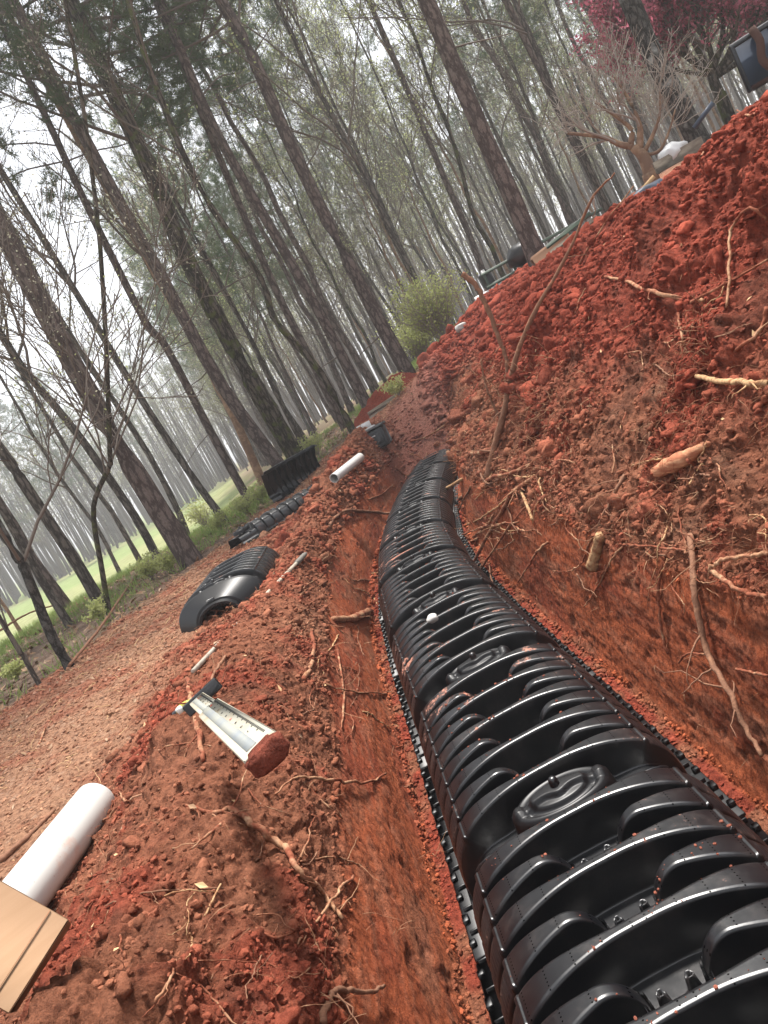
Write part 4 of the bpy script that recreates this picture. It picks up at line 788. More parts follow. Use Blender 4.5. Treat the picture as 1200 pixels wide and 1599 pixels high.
ROOTS = [
 ([(290,1258),(335,1268),(362,1262,.03),(400,1290,.04),(440,1320,.05),(470,1360,.05),(505,1395,.03),(535,1435,.01)], 6, 7, 'root', 'thick pale root curving over the near left berm', 5, 14),
 ([(362,1270),(330,1300),(300,1325)], 8, 3, 'root', 'short side root forking left from the thick pale root', 3, None),
 ([(470,1345),(520,1338),(545,1345),(575,1355)], 4, 2, 'root', 'thin pale root above the thick root on the near berm', 4, None),
 ([(465,1475),(500,1430,.03),(530,1390,.03),(552,1368,.02)], 4, 6, 'root', 'straight root leaning below the tip of the thick pale root', 2, None),
 ([(400,1450),(430,1465),(460,1455)], 5, 3, 'root', 'short crooked pale root on the near left berm', 2, None),
 ([(430,1240),(465,1215,.03),(520,1218,.05),(570,1222,.06),(603,1208,.05)], 3, 4, 'root', 'slender pale root reaching over the trench wall below the measuring rod', 0, 6),
 ([(505,1599),(515,1560,.04),(535,1545,.05),(575,1550,.06),(600,1540,.05)], 14, 6, 'root_dark', 'gnarled root at the bottom edge beside the trench', 3, None),
 ([(243,1565),(270,1520),(275,1497)], 6, 3, 'root', 'forked pale rootlet near the bottom left clods', 3, None),
 ([(275,1520),(320,1545),(365,1599)], 3, 4, 'root', 'thin pale root running down to the bottom edge', 2, None),
 ([(310,1500),(360,1500),(420,1505),(460,1527),(485,1510)], 2, 3, 'root', 'wavy thin root across the lower left berm', 3, None),
 ([(165,1415),(240,1392),(330,1388),(350,1386)], 3, 4, 'root_dark', 'dark twig lying on the near berm', 1, None),
 ([(130,1330),(160,1285),(200,1250),(250,1232)], 5, 3, 'root', 'root running beside the large white pipe', 1, None),
 ([(320,1430),(345,1380)], 4, 4, 'root_pale', 'grey straight stick standing on the near berm', 0, None),
 ([(487,985),(490,1010,.02),(485,1040,.02),(475,1062)], 7, 10, 'root', 'stout short root hanging on the berm above the trench', 1, 9),
 ([(527,1015),(535,1060),(537,1110),(530,1145)], 4, 3, 'root', 'long thin root hanging down the left trench side', 3, 5),
 ([(490,1062),(540,1078,.02),(605,1083,.03)], 3, 3, 'root', 'thin root pointing across the left trench wall', 3, None),
 ([(520,968),(550,966,.03),(577,955,.05)], 13, 17, 'root', 'thick snapped root stub over the left trench edge', 2, None),
 ([(510,826),(530,803,.05),(548,797,.10),(600,801,.2),(655,806,.3)], 7, 5, 'root_dark', 'crooked branch reaching out over the chambers from the left berm', 2, 6),
 ([(575,780),(595,772,.04),(614,757,.05)], 3, 2, 'root', 'thin pale twig on the left trench edge above the branch', 0, None),
 ([(617,730),(632,742,.03),(645,740,.05),(650,731,.05)], 5, 4, 'root', 'hooked root at the far left corner of the chamber run', 1, None),
 ([(292,1060,.04),(300,1100,.05),(312,1150,.03),(318,1188)], 8, 9, 'root', 'upright root standing beside the clamp of the measuring rod', 3, 10),
 ([(352,1025,.02),(333,1055,.04),(336,1085,.03)], 6, 5, 'root_dark', 'bent dark root behind the measuring rod', 1, None),
 ([(215,1165),(250,1170),(290,1160),(330,1165)], 3, 2, 'root', 'thin root lying left of the upright root', 3, None),
 ([(0,1345),(40,1310),(85,1265)], 12, 6, 'root_dark', 'dark root half sunk in the path left of the white pipe', 0, None),
 ([(45,1190),(60,1165),(72,1135)], 5, 3, 'root', 'short root sticking up on the clay path', 0, None),
 ([(560,1010),(520,975),(500,960)], 2, 2, 'root', 'fine root below the snapped stub', 3, None),
 # right bank
 ([(1078,835,.02),(1083,900,.05),(1090,960,.07),(1105,1020,.09),(1140,1080,.11),(1165,1140,.12),(1190,1180,.12)], 13, 8, 'root_dark', 'long thick root hanging down the right trench wall', 6, 12),
 ([(1042,862),(1030,900,.02),(1030,950,.03),(1035,990,.03),(1043,1022,.03)], 6, 5, 'root', 'thin straight root hanging left of the long thick one', 2, None),
 ([(975,850),(955,875,.03),(925,930,.04),(912,948,.04)], 5, 2, 'root', 'thin root dangling below the pale stub on the right wall', 1, None),
 ([(965,850),(1000,853,.03),(1050,858,.04),(1075,862,.02)], 4, 5, 'root', 'horizontal pale root atop the right trench wall', 3, None),
 ([(1199,866,.06),(1165,868,.07),(1130,875,.08),(1110,888,.08),(1130,905,.07),(1160,925,.06),(1199,932,.05)], 9, 9, 'root', 'smooth looping root at the right edge', 2, None),
 ([(938,835,.02),(932,860,.04),(925,886,.05)], 20, 25, 'root_pale', 'thick flaky root stub hanging at the top of the right wall', 1, None),
 ([(1000,745,.03),(1040,730,.04),(1075,712,.04),(1107,692,.02)], 12, 10, 'wood_split', 'thick split reddish root lying on the right bank', 2, 36),
 ([(1018,776,.02),(1045,750,.03),(1058,738,.02)], 5, 8, 'root', 'stubby root under the split reddish root', 1, None),
 ([(915,860),(940,810,.03),(960,770,.03),(977,742,.02)], 3, 9, 'root_dark', 'root slanting down left of the split reddish root', 5, None),
 ([(1088,588,.03),(1130,595,.04),(1170,598,.04),(1199,600,.04)], 9, 15, 'root_pale', 'flaky yellow root at the right edge', 2, None),
 ([(1050,612),(1075,590,.03),(1110,570,.03),(1160,540,.04),(1190,510,.05),(1199,480,.05)], 5, 9, 'root', 'long root rising towards the right edge above the flaky one', 4, None),
 ([(945,432,.02),(980,440,.03),(1015,455,.04),(1060,465,.04),(1100,470,.03)], 4, 6, 'root', 'long pale root crossing the upper heap', 4, 8),
 ([(1060,466,.03),(1060,495,.04),(1066,530,.03)], 7, 4, 'root', 'root dropping from the long pale one on the upper heap', 2, None),
 ([(1080,472,.02),(1140,440,.04),(1199,405,.05)], 6, 4, 'root', 'thin root climbing right from the upper heap root', 2, None),
 ([(1135,480,.02),(1139,420,.06),(1142,360,.07),(1170,325,.04),(1199,345,.03)], 5, 5, 'root', 'upright wiry root near the right edge of the heap', 2, None),
 ([(760,748,.10),(775,690,.12),(788,640,.14),(800,580,.16),(820,520,.2),(850,460,.25),(890,390,.3),(925,310,.4),(960,270,.5)], 16, 3, 'root_dark', 'tall uprooted sapling slanting up across the heap', 7, 9),
 ([(790,625,.14),(830,545,.17),(862,480,.2),(895,430,.2),(930,370,.2),(990,290,.2)], 7, 2, 'root', 'second thinner stem alongside the uprooted sapling', 4, None),
 ([(722,428,.55),(745,448,.5),(765,490,.4),(780,530,.3),(792,565,.22),(790,610,.15)], 11, 7, 'root_dark', 'dark snapped branch sticking up over the heap', 3, 9),
 ([(752,560,.1),(757,595,.1),(768,625,.1),(782,655,.1)], 3, 6, 'root_dark', 'thin side branch left of the sapling base', 4, None),
 ([(680,692,.05),(700,708,.08),(740,708,.10),(772,700,.08)], 14, 9, 'root', 'thick bent root jutting left from the sapling base', 2, None),
 ([(718,778,.1),(760,750,.08),(800,738,.06),(832,724,.03)], 7, 8, 'root', 'pale root low on the right bank beside the sapling', 4, None),
 ([(668,785,.25),(690,768,.2),(722,748,.12)], 9, 6, 'root_pale', 'yellowish root jutting over the far chambers', 3, None),
 ([(737,882,.14),(765,830,.12),(790,788,.08),(800,770,.06),(835,745,.04),(872,720,.02)], 6, 9, 'root', 'forking pale root reaching down to the chamber edge', 7, 9),
 ([(750,892,.13),(790,830,.09),(832,780,.04)], 4, 5, 'root', 'thin root parallel below the forking pale root', 5, None),
 ([(722,835,.12),(745,826,.09),(770,820,.08),(810,815,.04)], 3, 4, 'root', 'thin curly root above the chamber edge', 3, None),
 ([(812,760,.04),(822,785,.06),(832,812,.05)], 7, 6, 'root_pale', 'short whitish root tip on the right bank', 1, None),
 ([(764,880,.1),(775,930,.12),(800,970,.14),(818,992,.14)], 3, 2, 'root_dark', 'thin rootlet trailing over the sixth chamber', 3, None),
 ([(690,900,.15),(700,850,.2),(715,800,.2),(735,760,.12)], 2, 4, 'root_dark', 'thin rootlets draping over the chambers below the sapling', 5, None),
 ([(655,740,.3),(700,742,.25),(760,700,.1)], 2, 4, 'root', 'thin root stretching over the far end of the chambers', 4, None),
 ([(640,690,.05),(670,680,.06),(715,650,.03)], 3, 4, 'root', 'thin root near the muddy ramp', 3, None),
 ([(1150,1045,.03),(1175,1050,.04),(1199,1055,.04)], 5, 6, 'root', 'short reddish root poking from the right wall', 0, None),
 ([(1060,1035,.08),(1075,1020,.09),(1100,1022,.09)], 4, 4, 'root', 'side rootlet off the long thick root', 1, None),
 ([(960,820),(1040,850),(1080,850),(1150,840)], 3, 3, 'root', 'tangled thin root at the top of the right wall', 6, None),
 ([(1075,860),(1060,800),(1090,770),(1120,700)], 3, 2, 'root', 'wiry root rising from the top of the right wall', 6, None),
 ([(1180,180),(1165,178),(1150,172)], 4, 2, 'root', 'small pale root near the heap crest under the cabinet', 0, None),
 ([(1090,255),(1100,235),(1112,218)], 2, 4, 'root', 'small upright root below the lichen-spotted trunk', 0, None),
]
DEPTH = {'tall uprooted': (0, .93), 'second thinner': (0, .95), 'dark snapped': (-1, 1.02), 'thin side branch': (-1, 1.0)}
for (pts, w0, w1, mt, lab, tw, mid_) in ROOTS:
    dp = next((v for k, v in DEPTH.items() if lab.startswith(k)), None); root(pts, w0, w1, mt, .010, lab, 'root', GR, twigs=tw, mid=mid_ and mid_ * .78, depth=dp)
rg = np.random.default_rng(21)
def tangle(n, box_, lab, grp, wl, lift, ln=(30, 110), dirn=None):
    for k in range(n):
        x_, y_ = rg.uniform(*box_[0]), rg.uniform(*box_[1]); a = rg.uniform(0, 6.28) if dirn is None else rg.normal(dirn, .6); L_ = rg.uniform(*ln); m = 5; pts = []; lf = rg.uniform(*lift)
        for j in range(m):
            pts.append((x_, y_, .008 + lf * math.sin(math.pi * (j + .3) / m))); a += rg.normal(0, .45); x_ = min(1196, max(4, x_ + math.cos(a) * L_ / m)); y_ = min(1596, y_ + math.sin(a) * L_ / m)
        w_ = rg.uniform(*wl); w4 = ['left', 'centre', 'right'][min(2, int(3 * (pts[0][0] - box_[0][0]) / (box_[0][1] - box_[0][0])))]
        root(pts, w_, w_ * .4, ['root', 'root', 'root_dark', 'root_pale'][k % 4], .01, ['tan ', 'reddish ', 'dark ', 'pale '][k % 4] + ('long ' if L_ > 70 else 'short ') + lab + ', ' + w4, 'root', grp, twigs=int(rg.integers(0, 3)), S=6)
tangle(34, ((690, 900), (690, 850)), 'thin root tangled at the foot of the uprooted sapling', 'tangled roots by the sapling', (2.5, 6), (.02, .10), dirn=2.0)
tangle(16, ((900, 1190), (780, 900)), 'thin root hanging in the brown band above the right wall', 'roots above the right wall', (2.5, 5), (.01, .06), dirn=1.7)
tangle(18, ((860, 1190), (430, 760)), 'thin root lying loose on the right spoil heap', 'loose roots on the heap', (2.5, 5), (.01, .04))
tangle(16, ((430, 600), (880, 1130)), 'thin root trailing on the upper left berm', 'roots on the upper left berm', (2, 4), (.005, .03))
tangle(14, ((180, 560), (1220, 1560)), 'thin root scattered on the near left berm', 'roots on the near left berm', (2.5, 5), (.005, .03))
# uncountable hair roots and wood chips
def hair(name, n, weight, lab, lmin, lmax, r, mt, dens, up=.5):
    p = weight * AREA * dens / np.clip(rr_, 1, 30) ** .5; p = p / p.sum(); idx = RNG.choice(len(GP), n, p=p); K = 7; L_ = RNG.uniform(lmin, lmax, n)
    d0 = RNG.normal(0, 1, (n, 3)) + GN[idx] * up; d0 /= np.linalg.norm(d0, axis=1, keepdims=True); steps = d0[:, None] + np.cumsum(RNG.normal(0, .38, (n, K, 3)), 1); steps[..., 2] -= np.linspace(0, .9, K); steps /= np.linalg.norm(steps, axis=2, keepdims=True)
    Pp = GP[idx][:, None] + GN[idx][:, None] * .004 + np.cumsum(steps * (L_ / K)[:, None, None], 1); rr = np.linspace(1, .4, K)[None] * (r * RNG.uniform(.5, 1.4, n) * np.clip(rr_[idx] / 2.5, .8, 3))[:, None]
    mb = MB(); mb.add(*tubes(Pp, rr, 3)); return tag(mb.build(name, M[mt]), lab, None, None, 'stuff')
hair('hair_roots', 4200, right * (GT < 1.9), 'tangle of hair-thin roots hanging from the right bank', .04, .22, .0013, 'root', vis * (GY < 11) * np.clip(.15 + n2 + .4 * n1, .02, 1) * (1 - ss(1.1, 1.4, GP[:, 2])))
hair('wall_rootlets', 260, wall, 'fine rootlets poking from both trench walls', .03, .14, .0010, 'root', vis * (GY < 11), 1.5)
hair('berm_rootlets', 1500, berm, 'fine rootlets and straw on the left berm', .04, .16, .0012, 'root', vis * np.clip(.3 + n2, .05, 1))
hair('path_straw', 1500, pathz, 'thin straw and needles strewn on the clay path', .04, .16, .0011, 'chip', vis * (GT > -4.2) * (GT < 0), .1)
def chips(name, n, weight, size, lab, mt, dens, tilt_=.5, lift=.004):
    p = weight * dens * AREA; p = p / p.sum(); idx = RNG.choice(len(GP), n, p=p); a = RNG.normal(0, 1, (n, 3)); nn = GN[idx] + RNG.normal(0, tilt_, (n, 3)); nn /= np.linalg.norm(nn, axis=1, keepdims=True)
    a -= nn * (a * nn).sum(1, keepdims=True); a /= np.linalg.norm(a, axis=1, keepdims=True); b = np.cross(nn, a); s = size * RNG.uniform(.5, 1.5, n)[:, None]; c = GP[idx] + GN[idx] * lift + nn * s * .3
    v = np.stack([c - a * s, c - b * s * .45 + nn * s * .12, c + a * s, c + b * s * .45 + nn * s * .12], 1); mb = MB(); mb.add(v.reshape(-1, 3), np.arange(n * 4).reshape(-1, 4)); return tag(mb.build(name, M[mt], None, False), lab, None, None, 'stuff')
chips('wood_chips', 420, right * (GT < 2.2) + berm, .014, 'pale chips of wood and bark in the spoil', 'chip', vis)
chips('fallen_leaves', 16000, litter * (GP[:, 2] < 3), .045, 'brown leaf litter under the trees', 'dead_leaf', ((GY > 3) & (GY < 29)).astype(float), .5, .01)
chips('scattered_leaves', 500, pathz + .4 * berm, .022, 'a few dry leaves blown onto the clay path', 'dead_leaf', vis * (GT > -5), .5)
# green undergrowth
def blades(name, n, weight, dens, lab):
    p = weight * dens * AREA; p = p / p.sum(); idx = RNG.choice(len(GP), n, p=p); m = 9; base = np.repeat(GP[idx], m, 0) + RNG.normal(0, .05, (n * m, 3)) * [1, 1, .1]; k = n * m
    up = np.stack([RNG.normal(0, .4, k), RNG.normal(0, .4, k), np.ones(k)], 1); h = RNG.uniform(.05, .2, k)[:, None]; sd_ = RNG.normal(0, 1, (k, 3)) * [1, 1, 0]; sd_ /= np.linalg.norm(sd_, axis=1, keepdims=True); wv_ = .006
    v = np.stack([base - sd_ * wv_, base + sd_ * wv_, base + up * h], 1); mb = MB(); mb.add(v.reshape(-1, 3), None, np.arange(k * 3).reshape(-1, 3)); return tag(mb.build(name, M['grass'], None, False), lab, None, None, 'stuff')
blades('grass_tufts', 3800, litter, ((GY > 3) & (GY < 29)) * np.clip(n1 + .25 + .3 * n2, 0, 1) * (GT < 3), 'thin green grass and seedlings in the leaf litter')

# ---------------------------------------------------------------- trees
def unit(v): return v / (np.linalg.norm(v, axis=-1, keepdims=True) + 1e-9)
def grow(P, r, per, l0, l1, ang, K, rg, t0=.15, t1=.98, upb=.25, wander=.12, rr=.45, droop=0.):
    """children on parent polylines, vectorised"""
    n, K0, _ = P.shape; N = n * per; pi_ = np.repeat(np.arange(n), per); u = rg.uniform(t0, t1, N) * (K0 - 1); i = np.minimum(u.astype(int), K0 - 2); f = (u - i)[:, None]
    base = P[pi_, i] * (1 - f) + P[pi_, i + 1] * f; tan = unit(P[pi_, i + 1] - P[pi_, i]); rb_ = r[pi_, i] * (1 - f[:, 0]) + r[pi_, i + 1] * f[:, 0]
    pr = rg.normal(0, 1, (N, 3)); pr -= tan * (pr * tan).sum(1, keepdims=True); pr = unit(pr); a = np.radians(rg.normal(ang, ang * .2, N))[:, None]
    d = tan * np.cos(a) + pr * np.sin(a); d[:, 2] += upb; d = unit(d); L_ = rg.uniform(l0, l1, N) * (1 - .55 * (u / (K0 - 1)))
    st_ = d[:, None] + np.cumsum(rg.normal(0, wander, (N, K - 1, 3)), 1); st_[..., 2] += np.linspace(0, upb * .8 - droop, K - 1); st_ = unit(st_)
    Q = np.concatenate([base[:, None], base[:, None] + np.cumsum(st_ * (L_ / (K - 1))[:, None, None], 1)], 1)
    rad = (rb_ * rr)[:, None] * np.linspace(1, .35, K)[None]; return Q, rad
def leaf_quads(mb, pts, size, rg, jit, aspect=.6):
    n = len(pts); a = unit(rg.normal(0, 1, (n, 3))); b = unit(np.cross(a, rg.normal(0, 1, (n, 3)))); s = size * rg.uniform(.5, 1.4, n)[:, None]; c = pts + rg.normal(0, jit, (n, 3))
    v = np.stack([c - a * s, c - b * s * aspect, c + a * s, c + b * s * aspect], 1); mb.add(v.reshape(-1, 3), np.arange(n * 4).reshape(-1, 4))
def needle_tufts(mb, pts, dirs, rg, m=14, L_=.15, w=.006):
    n = len(pts); k = n * m; p = np.repeat(pts, m, 0); d = unit(np.repeat(dirs, m, 0) * .7 + rg.normal(0, .75, (k, 3)) + np.array([0, 0, .15])); l = L_ * rg.uniform(.6, 1.25, k)[:, None]; sd_ = unit(np.cross(d, rg.normal(0, 1, (k, 3)))) * w
    p = p + rg.normal(0, .02, (k, 3)); v = np.stack([p - sd_, p + sd_, p + d * l], 1); mb.add(v.reshape(-1, 3), None, np.arange(k * 3).reshape(-1, 3))
def tree_meshes(path, rad, kind, rg, h0=None, dens=1.0, leaf='bud', leafn=1.0, bark='bark_grey', lod=1.0, S=10, ls=.027):
    """path: trunk polyline (K,3) local; returns trunk, branches, crown meshes"""
    mb = MB(); tv, tq, tt = tubes([path], [rad], S); kk = 1 + .06 * vn(tv * 2.2, 1, 9)[:, None]; mb.add(tv * 1.0 + (tv - tv) * kk, tq, tt); trunk = mb.mesh('trunk', M[bark])
    H_ = path[-1][2]; cum = path[:, 2] / H_; h0 = h0 if h0 is not None else .35; P = path[None]; r = rad[None]; br = MB(); cr = MB()
    if kind == 'pine':
        L1, R1 = grow(P, r, int(30 * dens), 2.6, 4.6, 78, 8, rg, h0, .98, .10, .10, .26, .10); br.add(*tubes(L1, R1, 5, False))
        Ls, Rs = grow(P, r, int(9 * dens), .5, 1.8, 80, 4, rg, h0 * .35, h0 * 1.05, .0, .12, .14); br.add(*tubes(Ls, Rs, 4, False))
        L2, R2 = grow(L1, R1, 9, .6, 1.5, 48, 5, rg, .25, 1.0, .15, .14, .42); br.add(*tubes(L2, R2, 3, False))
        L3, R3 = grow(L2, R2, 3, .25, .5, 40, 3, rg, .3, 1.0, .2, .1, .6); br.add(*tubes(L3, np.maximum(R3, .004), 3, False))
        pts = np.concatenate([L2[:, 2:].reshape(-1, 3), L3[:, 1:].reshape(-1, 3)]); dirs = np.concatenate([unit(L2[:, 2:] - L2[:, 1:-1]).reshape(-1, 3), unit(L3[:, 1:] - L3[:, :-1]).reshape(-1, 3)])
        sel = rg.random(len(pts)) < .9 * leafn; needle_tufts(cr, pts[sel], dirs[sel], rg, int(16 * lod), .17, .0075 / lod ** .5); leafm = 'needle'
    else:
        L1, R1 = grow(P, r, int(20 * dens), 2.2, 4.6, 46, 8, rg, h0, .97, .30, .13, .42); br.add(*tubes(L1, R1, 5, False))
        L2, R2 = grow(L1, R1, 7, .8, 2.0, 42, 6, rg, .2, .98, .22, .15, .5); br.add(*tubes(L2, np.maximum(R2, .006), 4, False))
        L3, R3 = grow(L2, R2, 6, .35, .9, 40, 4, rg, .15, 1.0, .2, .16, .55); br.add(*tubes(L3, np.maximum(R3, .0045), 3, False))
        pts = np.concatenate([L3[:, 1:].reshape(-1, 3), L2[:, 3:].reshape(-1, 3)]); sel = rg.random(len(pts)) < .85 * leafn; leaf_quads(cr, np.repeat(pts[sel], 2, 0), ls, rg, .09); leafm = leaf
    return trunk, br.mesh('branches', M['twig' if kind != 'pine' else 'twig']), cr.mesh('foliage', M[leafm], False)
def put_tree(name, label, cat, loc_, meshes, group=None, rz=0, sc=1.0):
    r = thing(name, label, cat, loc_, rz, group); r.scale = (sc, sc, sc)
    for nm, me in zip(('trunk', 'branches', 'foliage'), meshes):
        if me is not None and len(me.polygons): link(nm, me, r)
    return r
def photo_tree(pix, wpx, dist, kind, Ht, label, name, h0=.35, bark='bark_pine', dens=1., leaf='bud', leafn=1., taper=.35, grp=None, flare=1.25):
    b = at_d(pix[0][0], pix[0][1], dist); g = float(H0(b[0], b[1])); pts = [b] + [at_y(px, py, b[1]) for (px, py) in pix[1:]]
    down = min(0, g - .25 - b[2]); d0 = pts[1] - pts[0]; basep = pts[0] + d0 / d0[2] * min(down, -.05)
    d1 = pts[-1] - pts[-2]; d1 = d1 / d1[2]; topz = g + Ht; vert = np.array([0, 0, 1.])
    while pts[-1][2] < topz: d1 = d1 * .8 + vert * .2; pts.append(pts[-1] + d1 * 2.0)
    allp = [basep] + pts; path = resample(allp, 40); rg = np.random.default_rng(int(pix[0][0] * 3 + pix[0][1])); path[:, 1] += np.cumsum(rg.normal(0, .012, 40))
    dcam = math.hypot(b[0], b[1]); r0 = .57 * wpx * dcam / 2400.; hh = (path[:, 2] - path[0, 2]) / (path[-1, 2] - path[0, 2]); rad = r0 * (1 - (1 - taper) * hh ** .9) * (1 + (flare - 1) * np.exp(-hh * 40)); rad[-1] *= .5
    org = path[0].copy(); return put_tree(name, label, 'tree', tuple(org), tree_meshes(path - org, rad, kind, rg, h0, dens, leaf, leafn, bark, S=16, ls=.014 if dist < 13 else .024), grp)
PT = [
 ([(305,885),(155,640),(0,345)], 56, 10.8, 'pine', 20, 'big plated pine at the left, its foot at the path edge', 'pine_tree', .55, 'bark_pine', .7),
 ([(450,745),(345,600),(240,410),(150,250),(30,20)], 36, 15.5, 'pine', 20, 'reddish pine trunk crossing in front of the mossy oak', 'pine_tree', .42, 'bark_pine', 1.2),
 ([(478,737),(390,590),(290,400),(240,280),(120,20)], 50, 16.3, 'pine', 21, 'massive dark mossy trunk, widest in the left half', 'oak_tree', .38, 'bark_oak', 1.5),
 ([(577,640),(500,490),(420,350),(330,190),(250,0)], 30, 16.5, 'pine', 20, 'pine just above the black tote, second to its right edge', 'pine_tree', .38, 'bark_pine', 1.3),
 ([(560,690),(500,580),(430,500),(405,430),(310,290),(235,110),(200,0)], 20, 13.5, 'bare', 15, 'crooked slim mossy tree bending behind the black tote', 'slim_tree', .40, 'bark_oak', .7),
 ([(500,590),(430,450),(370,310),(320,190),(280,90)], 22, 19, 'pine', 19, 'slim pine left of the tote, splitting into two high up', 'pine_tree', .5, 'bark_pine', .8),
 ([(642,592),(560,440),(460,240),(395,90),(345,0)], 38, 16.5, 'pine', 21, 'tall pine at the near foot of the red slope in the middle', 'pine_tree', .36, 'bark_pine', 1.3),
 ([(838,402),(800,310),(740,180),(665,0)], 46, 12.5, 'pine', 20, 'tall straight pine standing beside the parked trailer', 'pine_tree', .62, 'bark_pine', .6),
 ([(1088,212),(1055,150),(1020,85),(985,0)], 46, 11.5, 'bare', 18, 'dark lichen-spotted trunk near the top right corner', 'lichen_tree', .45, 'bark_lichen', .6),
 ([(118,1060),(75,985),(38,955-60),(0,830)], 25, 7.6, 'bare', 11, 'slim tree with pale specks at the left edge of the clay path', 'slim_tree', .35, 'bark_lichen', .6),
 ([(72,1092),(35,1030),(0,972)], 12, 7.6, 'bare', 9, 'thin sapling left of the pale-specked slim tree', 'sapling', .3, 'bark_grey', .6),
 ([(172,972),(158,880),(146,792),(170,730),(172,690)], 14, 10.2, 'bare', 8, 'dark crooked forked tree left of the big plated pine', 'crooked_tree', .4, 'bark_oak', .7),
 ([(165,960),(115,870),(50,770),(0,695)], 30, 12, 'bare', 16, 'broad grey trunk behind the crooked forked tree', 'forest_tree', .35, 'bark_grey', .9),
 ([(262,905),(208,804),(112,667),(40,580),(0,520)], 22, 12.8, 'bare', 16, 'grey trunk just left of the big plated pine', 'forest_tree', .35, 'bark_grey', .9),
 ([(114,985),(46,875),(0,790)], 20, 11.5, 'bare', 14, 'grey trunk behind the pale-specked slim tree', 'forest_tree', .35, 'bark_grey', .8),
 ([(350,812),(292,733),(196,583),(146,500),(60,360)], 20, 15, 'bare', 17, 'grey trunk just right of the big plated pine', 'forest_tree', .35, 'bark_grey', 1),
 ([(387,779),(325,667),(258,540),(225,500),(135,320),(80,200)], 23, 16.5, 'pine', 18, 'brown trunk midway between the plated pine and the mossy oak', 'pine_tree', .5, 'bark_pine', .8),
 ([(410,752),(354,625),(308,540),(250,440)], 24, 18.5, 'bare', 17, 'reddish brown trunk close left of the crossing pine', 'forest_tree', .4, 'bark_tan', .8),
 ([(484,717),(417,583),(387,520),(300,360)], 15, 18.5, 'bare', 17, 'slim trunk directly right of the mossy oak', 'forest_tree', .4, 'bark_grey', .8),
 ([(757,432),(730,360),(690,270),(640,150)], 17, 22, 'pine', 18, 'slim dark pine above the parked trailer', 'pine_tree', .5, 'bark_pine', .9),
 ([(952,338),(925,275),(893,215),(840,100),(800,20)], 19, 20, 'pine', 18, 'pine trunk behind the heap crest between trailer and lichen-spotted tree', 'pine_tree', .5, 'bark_pine', 1.1),
]
for q in PT:
    photo_tree(q[0], q[1], q[2], q[3], q[4], q[5], q[6], q[7], q[8], q[9], leafn=(1. if q[3] == 'pine' else .8), leaf=('bud' if q[1] % 2 else 'bud_dull'), taper=.5)
# background woodland from shared meshes
def variant(i, kind, Ht, bark, leaf, leafn, dens):
    rg = np.random.default_rng(100 + i); K = 26; z = np.linspace(0, Ht, K); path = np.stack([np.cumsum(rg.normal(0, .05, K)) , np.cumsum(rg.normal(0, .05, K)), z], 1); path -= path[0]
    r0 = Ht * rg.uniform(.0030, .0050); rad = r0 * (1 - .8 * (z / Ht) ** .9) * (1 + .35 * np.exp(-z * 2.5)); return tree_meshes(path, rad, kind, rg, (.18 if kind != 'pine' else .42), dens, leaf, leafn, bark, .8, 8)
VB = [variant(0, 'bare', 17, 'bark_grey', 'bud', .9, 1), variant(1, 'bare', 19, 'bark_grey', 'bud_dull', 1.0, 1.1), variant(2, 'bare', 15, 'bark_oak', 'bud', 1.2, 1), variant(3, 'bare', 20, 'bark_grey', 'bud_dull', .5, 1), variant(4, 'bare', 13, 'bark_tan', 'bud', .8, 1)]
VP = [variant(10, 'pine', 20, 'bark_pine', None, .9, 1), variant(11, 'pine', 18, 'bark_pine', None, 1, 1.1)]
rg = np.random.default_rng(5); placed = [(at_d(q[0][0][0], q[0][0][1], q[2])[0], at_d(q[0][0][0], q[0][0][1], q[2])[1]) for q in PT]; cnt = 0; tries = 0
kinds = ['slender bare tree with sprouting buds in the woods beyond the path', 'pine with high needles in the woods beyond the path']
far_l = ['bare tree in the far grey tree line beyond the meadow']
while cnt < 205 and tries < 20000:
    tries += 1; az = rg.uniform(-37, 40); d = 16 + 54 * rg.random() ** .8
    if d < 26 and rg.random() < .6: continue
    if az < -8 and d > 26: continue
    if az > 8 and d < 15.5: continue
    if az < -10 and d < 11: continue
    if az > 24 and d < 26: continue
    x_, y_ = d * math.sin(R(az)), d * math.cos(R(az))
    if any((x_ - a) ** 2 + (y_ - b) ** 2 < (.8 + .022 * d) ** 2 for a, b in placed): continue
    placed.append((x_, y_)); pine = rg.random() < (.30 if az < 8 else .22); k = rg.integers(0, len(VP if pine else VB)); me_ = (VP if pine else VB)[k]
    reg = ['at the left edge', 'behind the big plated pine', 'behind the massive mossy trunk', 'behind the pines above the tote', 'behind the pale green shrub', 'behind the parked trailer', 'behind the small tan tree', 'in the top right corner'][int(np.searchsorted([-20, -10, -2, 5, 12, 20, 28], az))]
    dep = ['close', 'a little way back', 'deep in the woods', 'farthest back'][int(np.searchsorted([24, 36, 52], d))]
    look = (['tall pine with wide dark crown', 'shorter pine with ragged crown'] if pine else ['slender grey bare tree', 'tall grey tree with dull buds', 'dark mossy bare tree', 'very tall sparse grey tree', 'short tan barked tree'])[k]
    o = put_tree('pine_tree' if pine else 'forest_tree', look + ', ' + dep + ' ' + reg, 'tree', (x_, y_, float(H0(x_, y_)) - .15), me_, 'pines in the woods' if pine else 'bare trees in the woods', rg.uniform(0, 6.28), rg.uniform(.75, 1.15))
    o.rotation_euler = (rg.normal(0, .02), rg.normal(0, .02), rg.uniform(0, 6.28)); cnt += 1
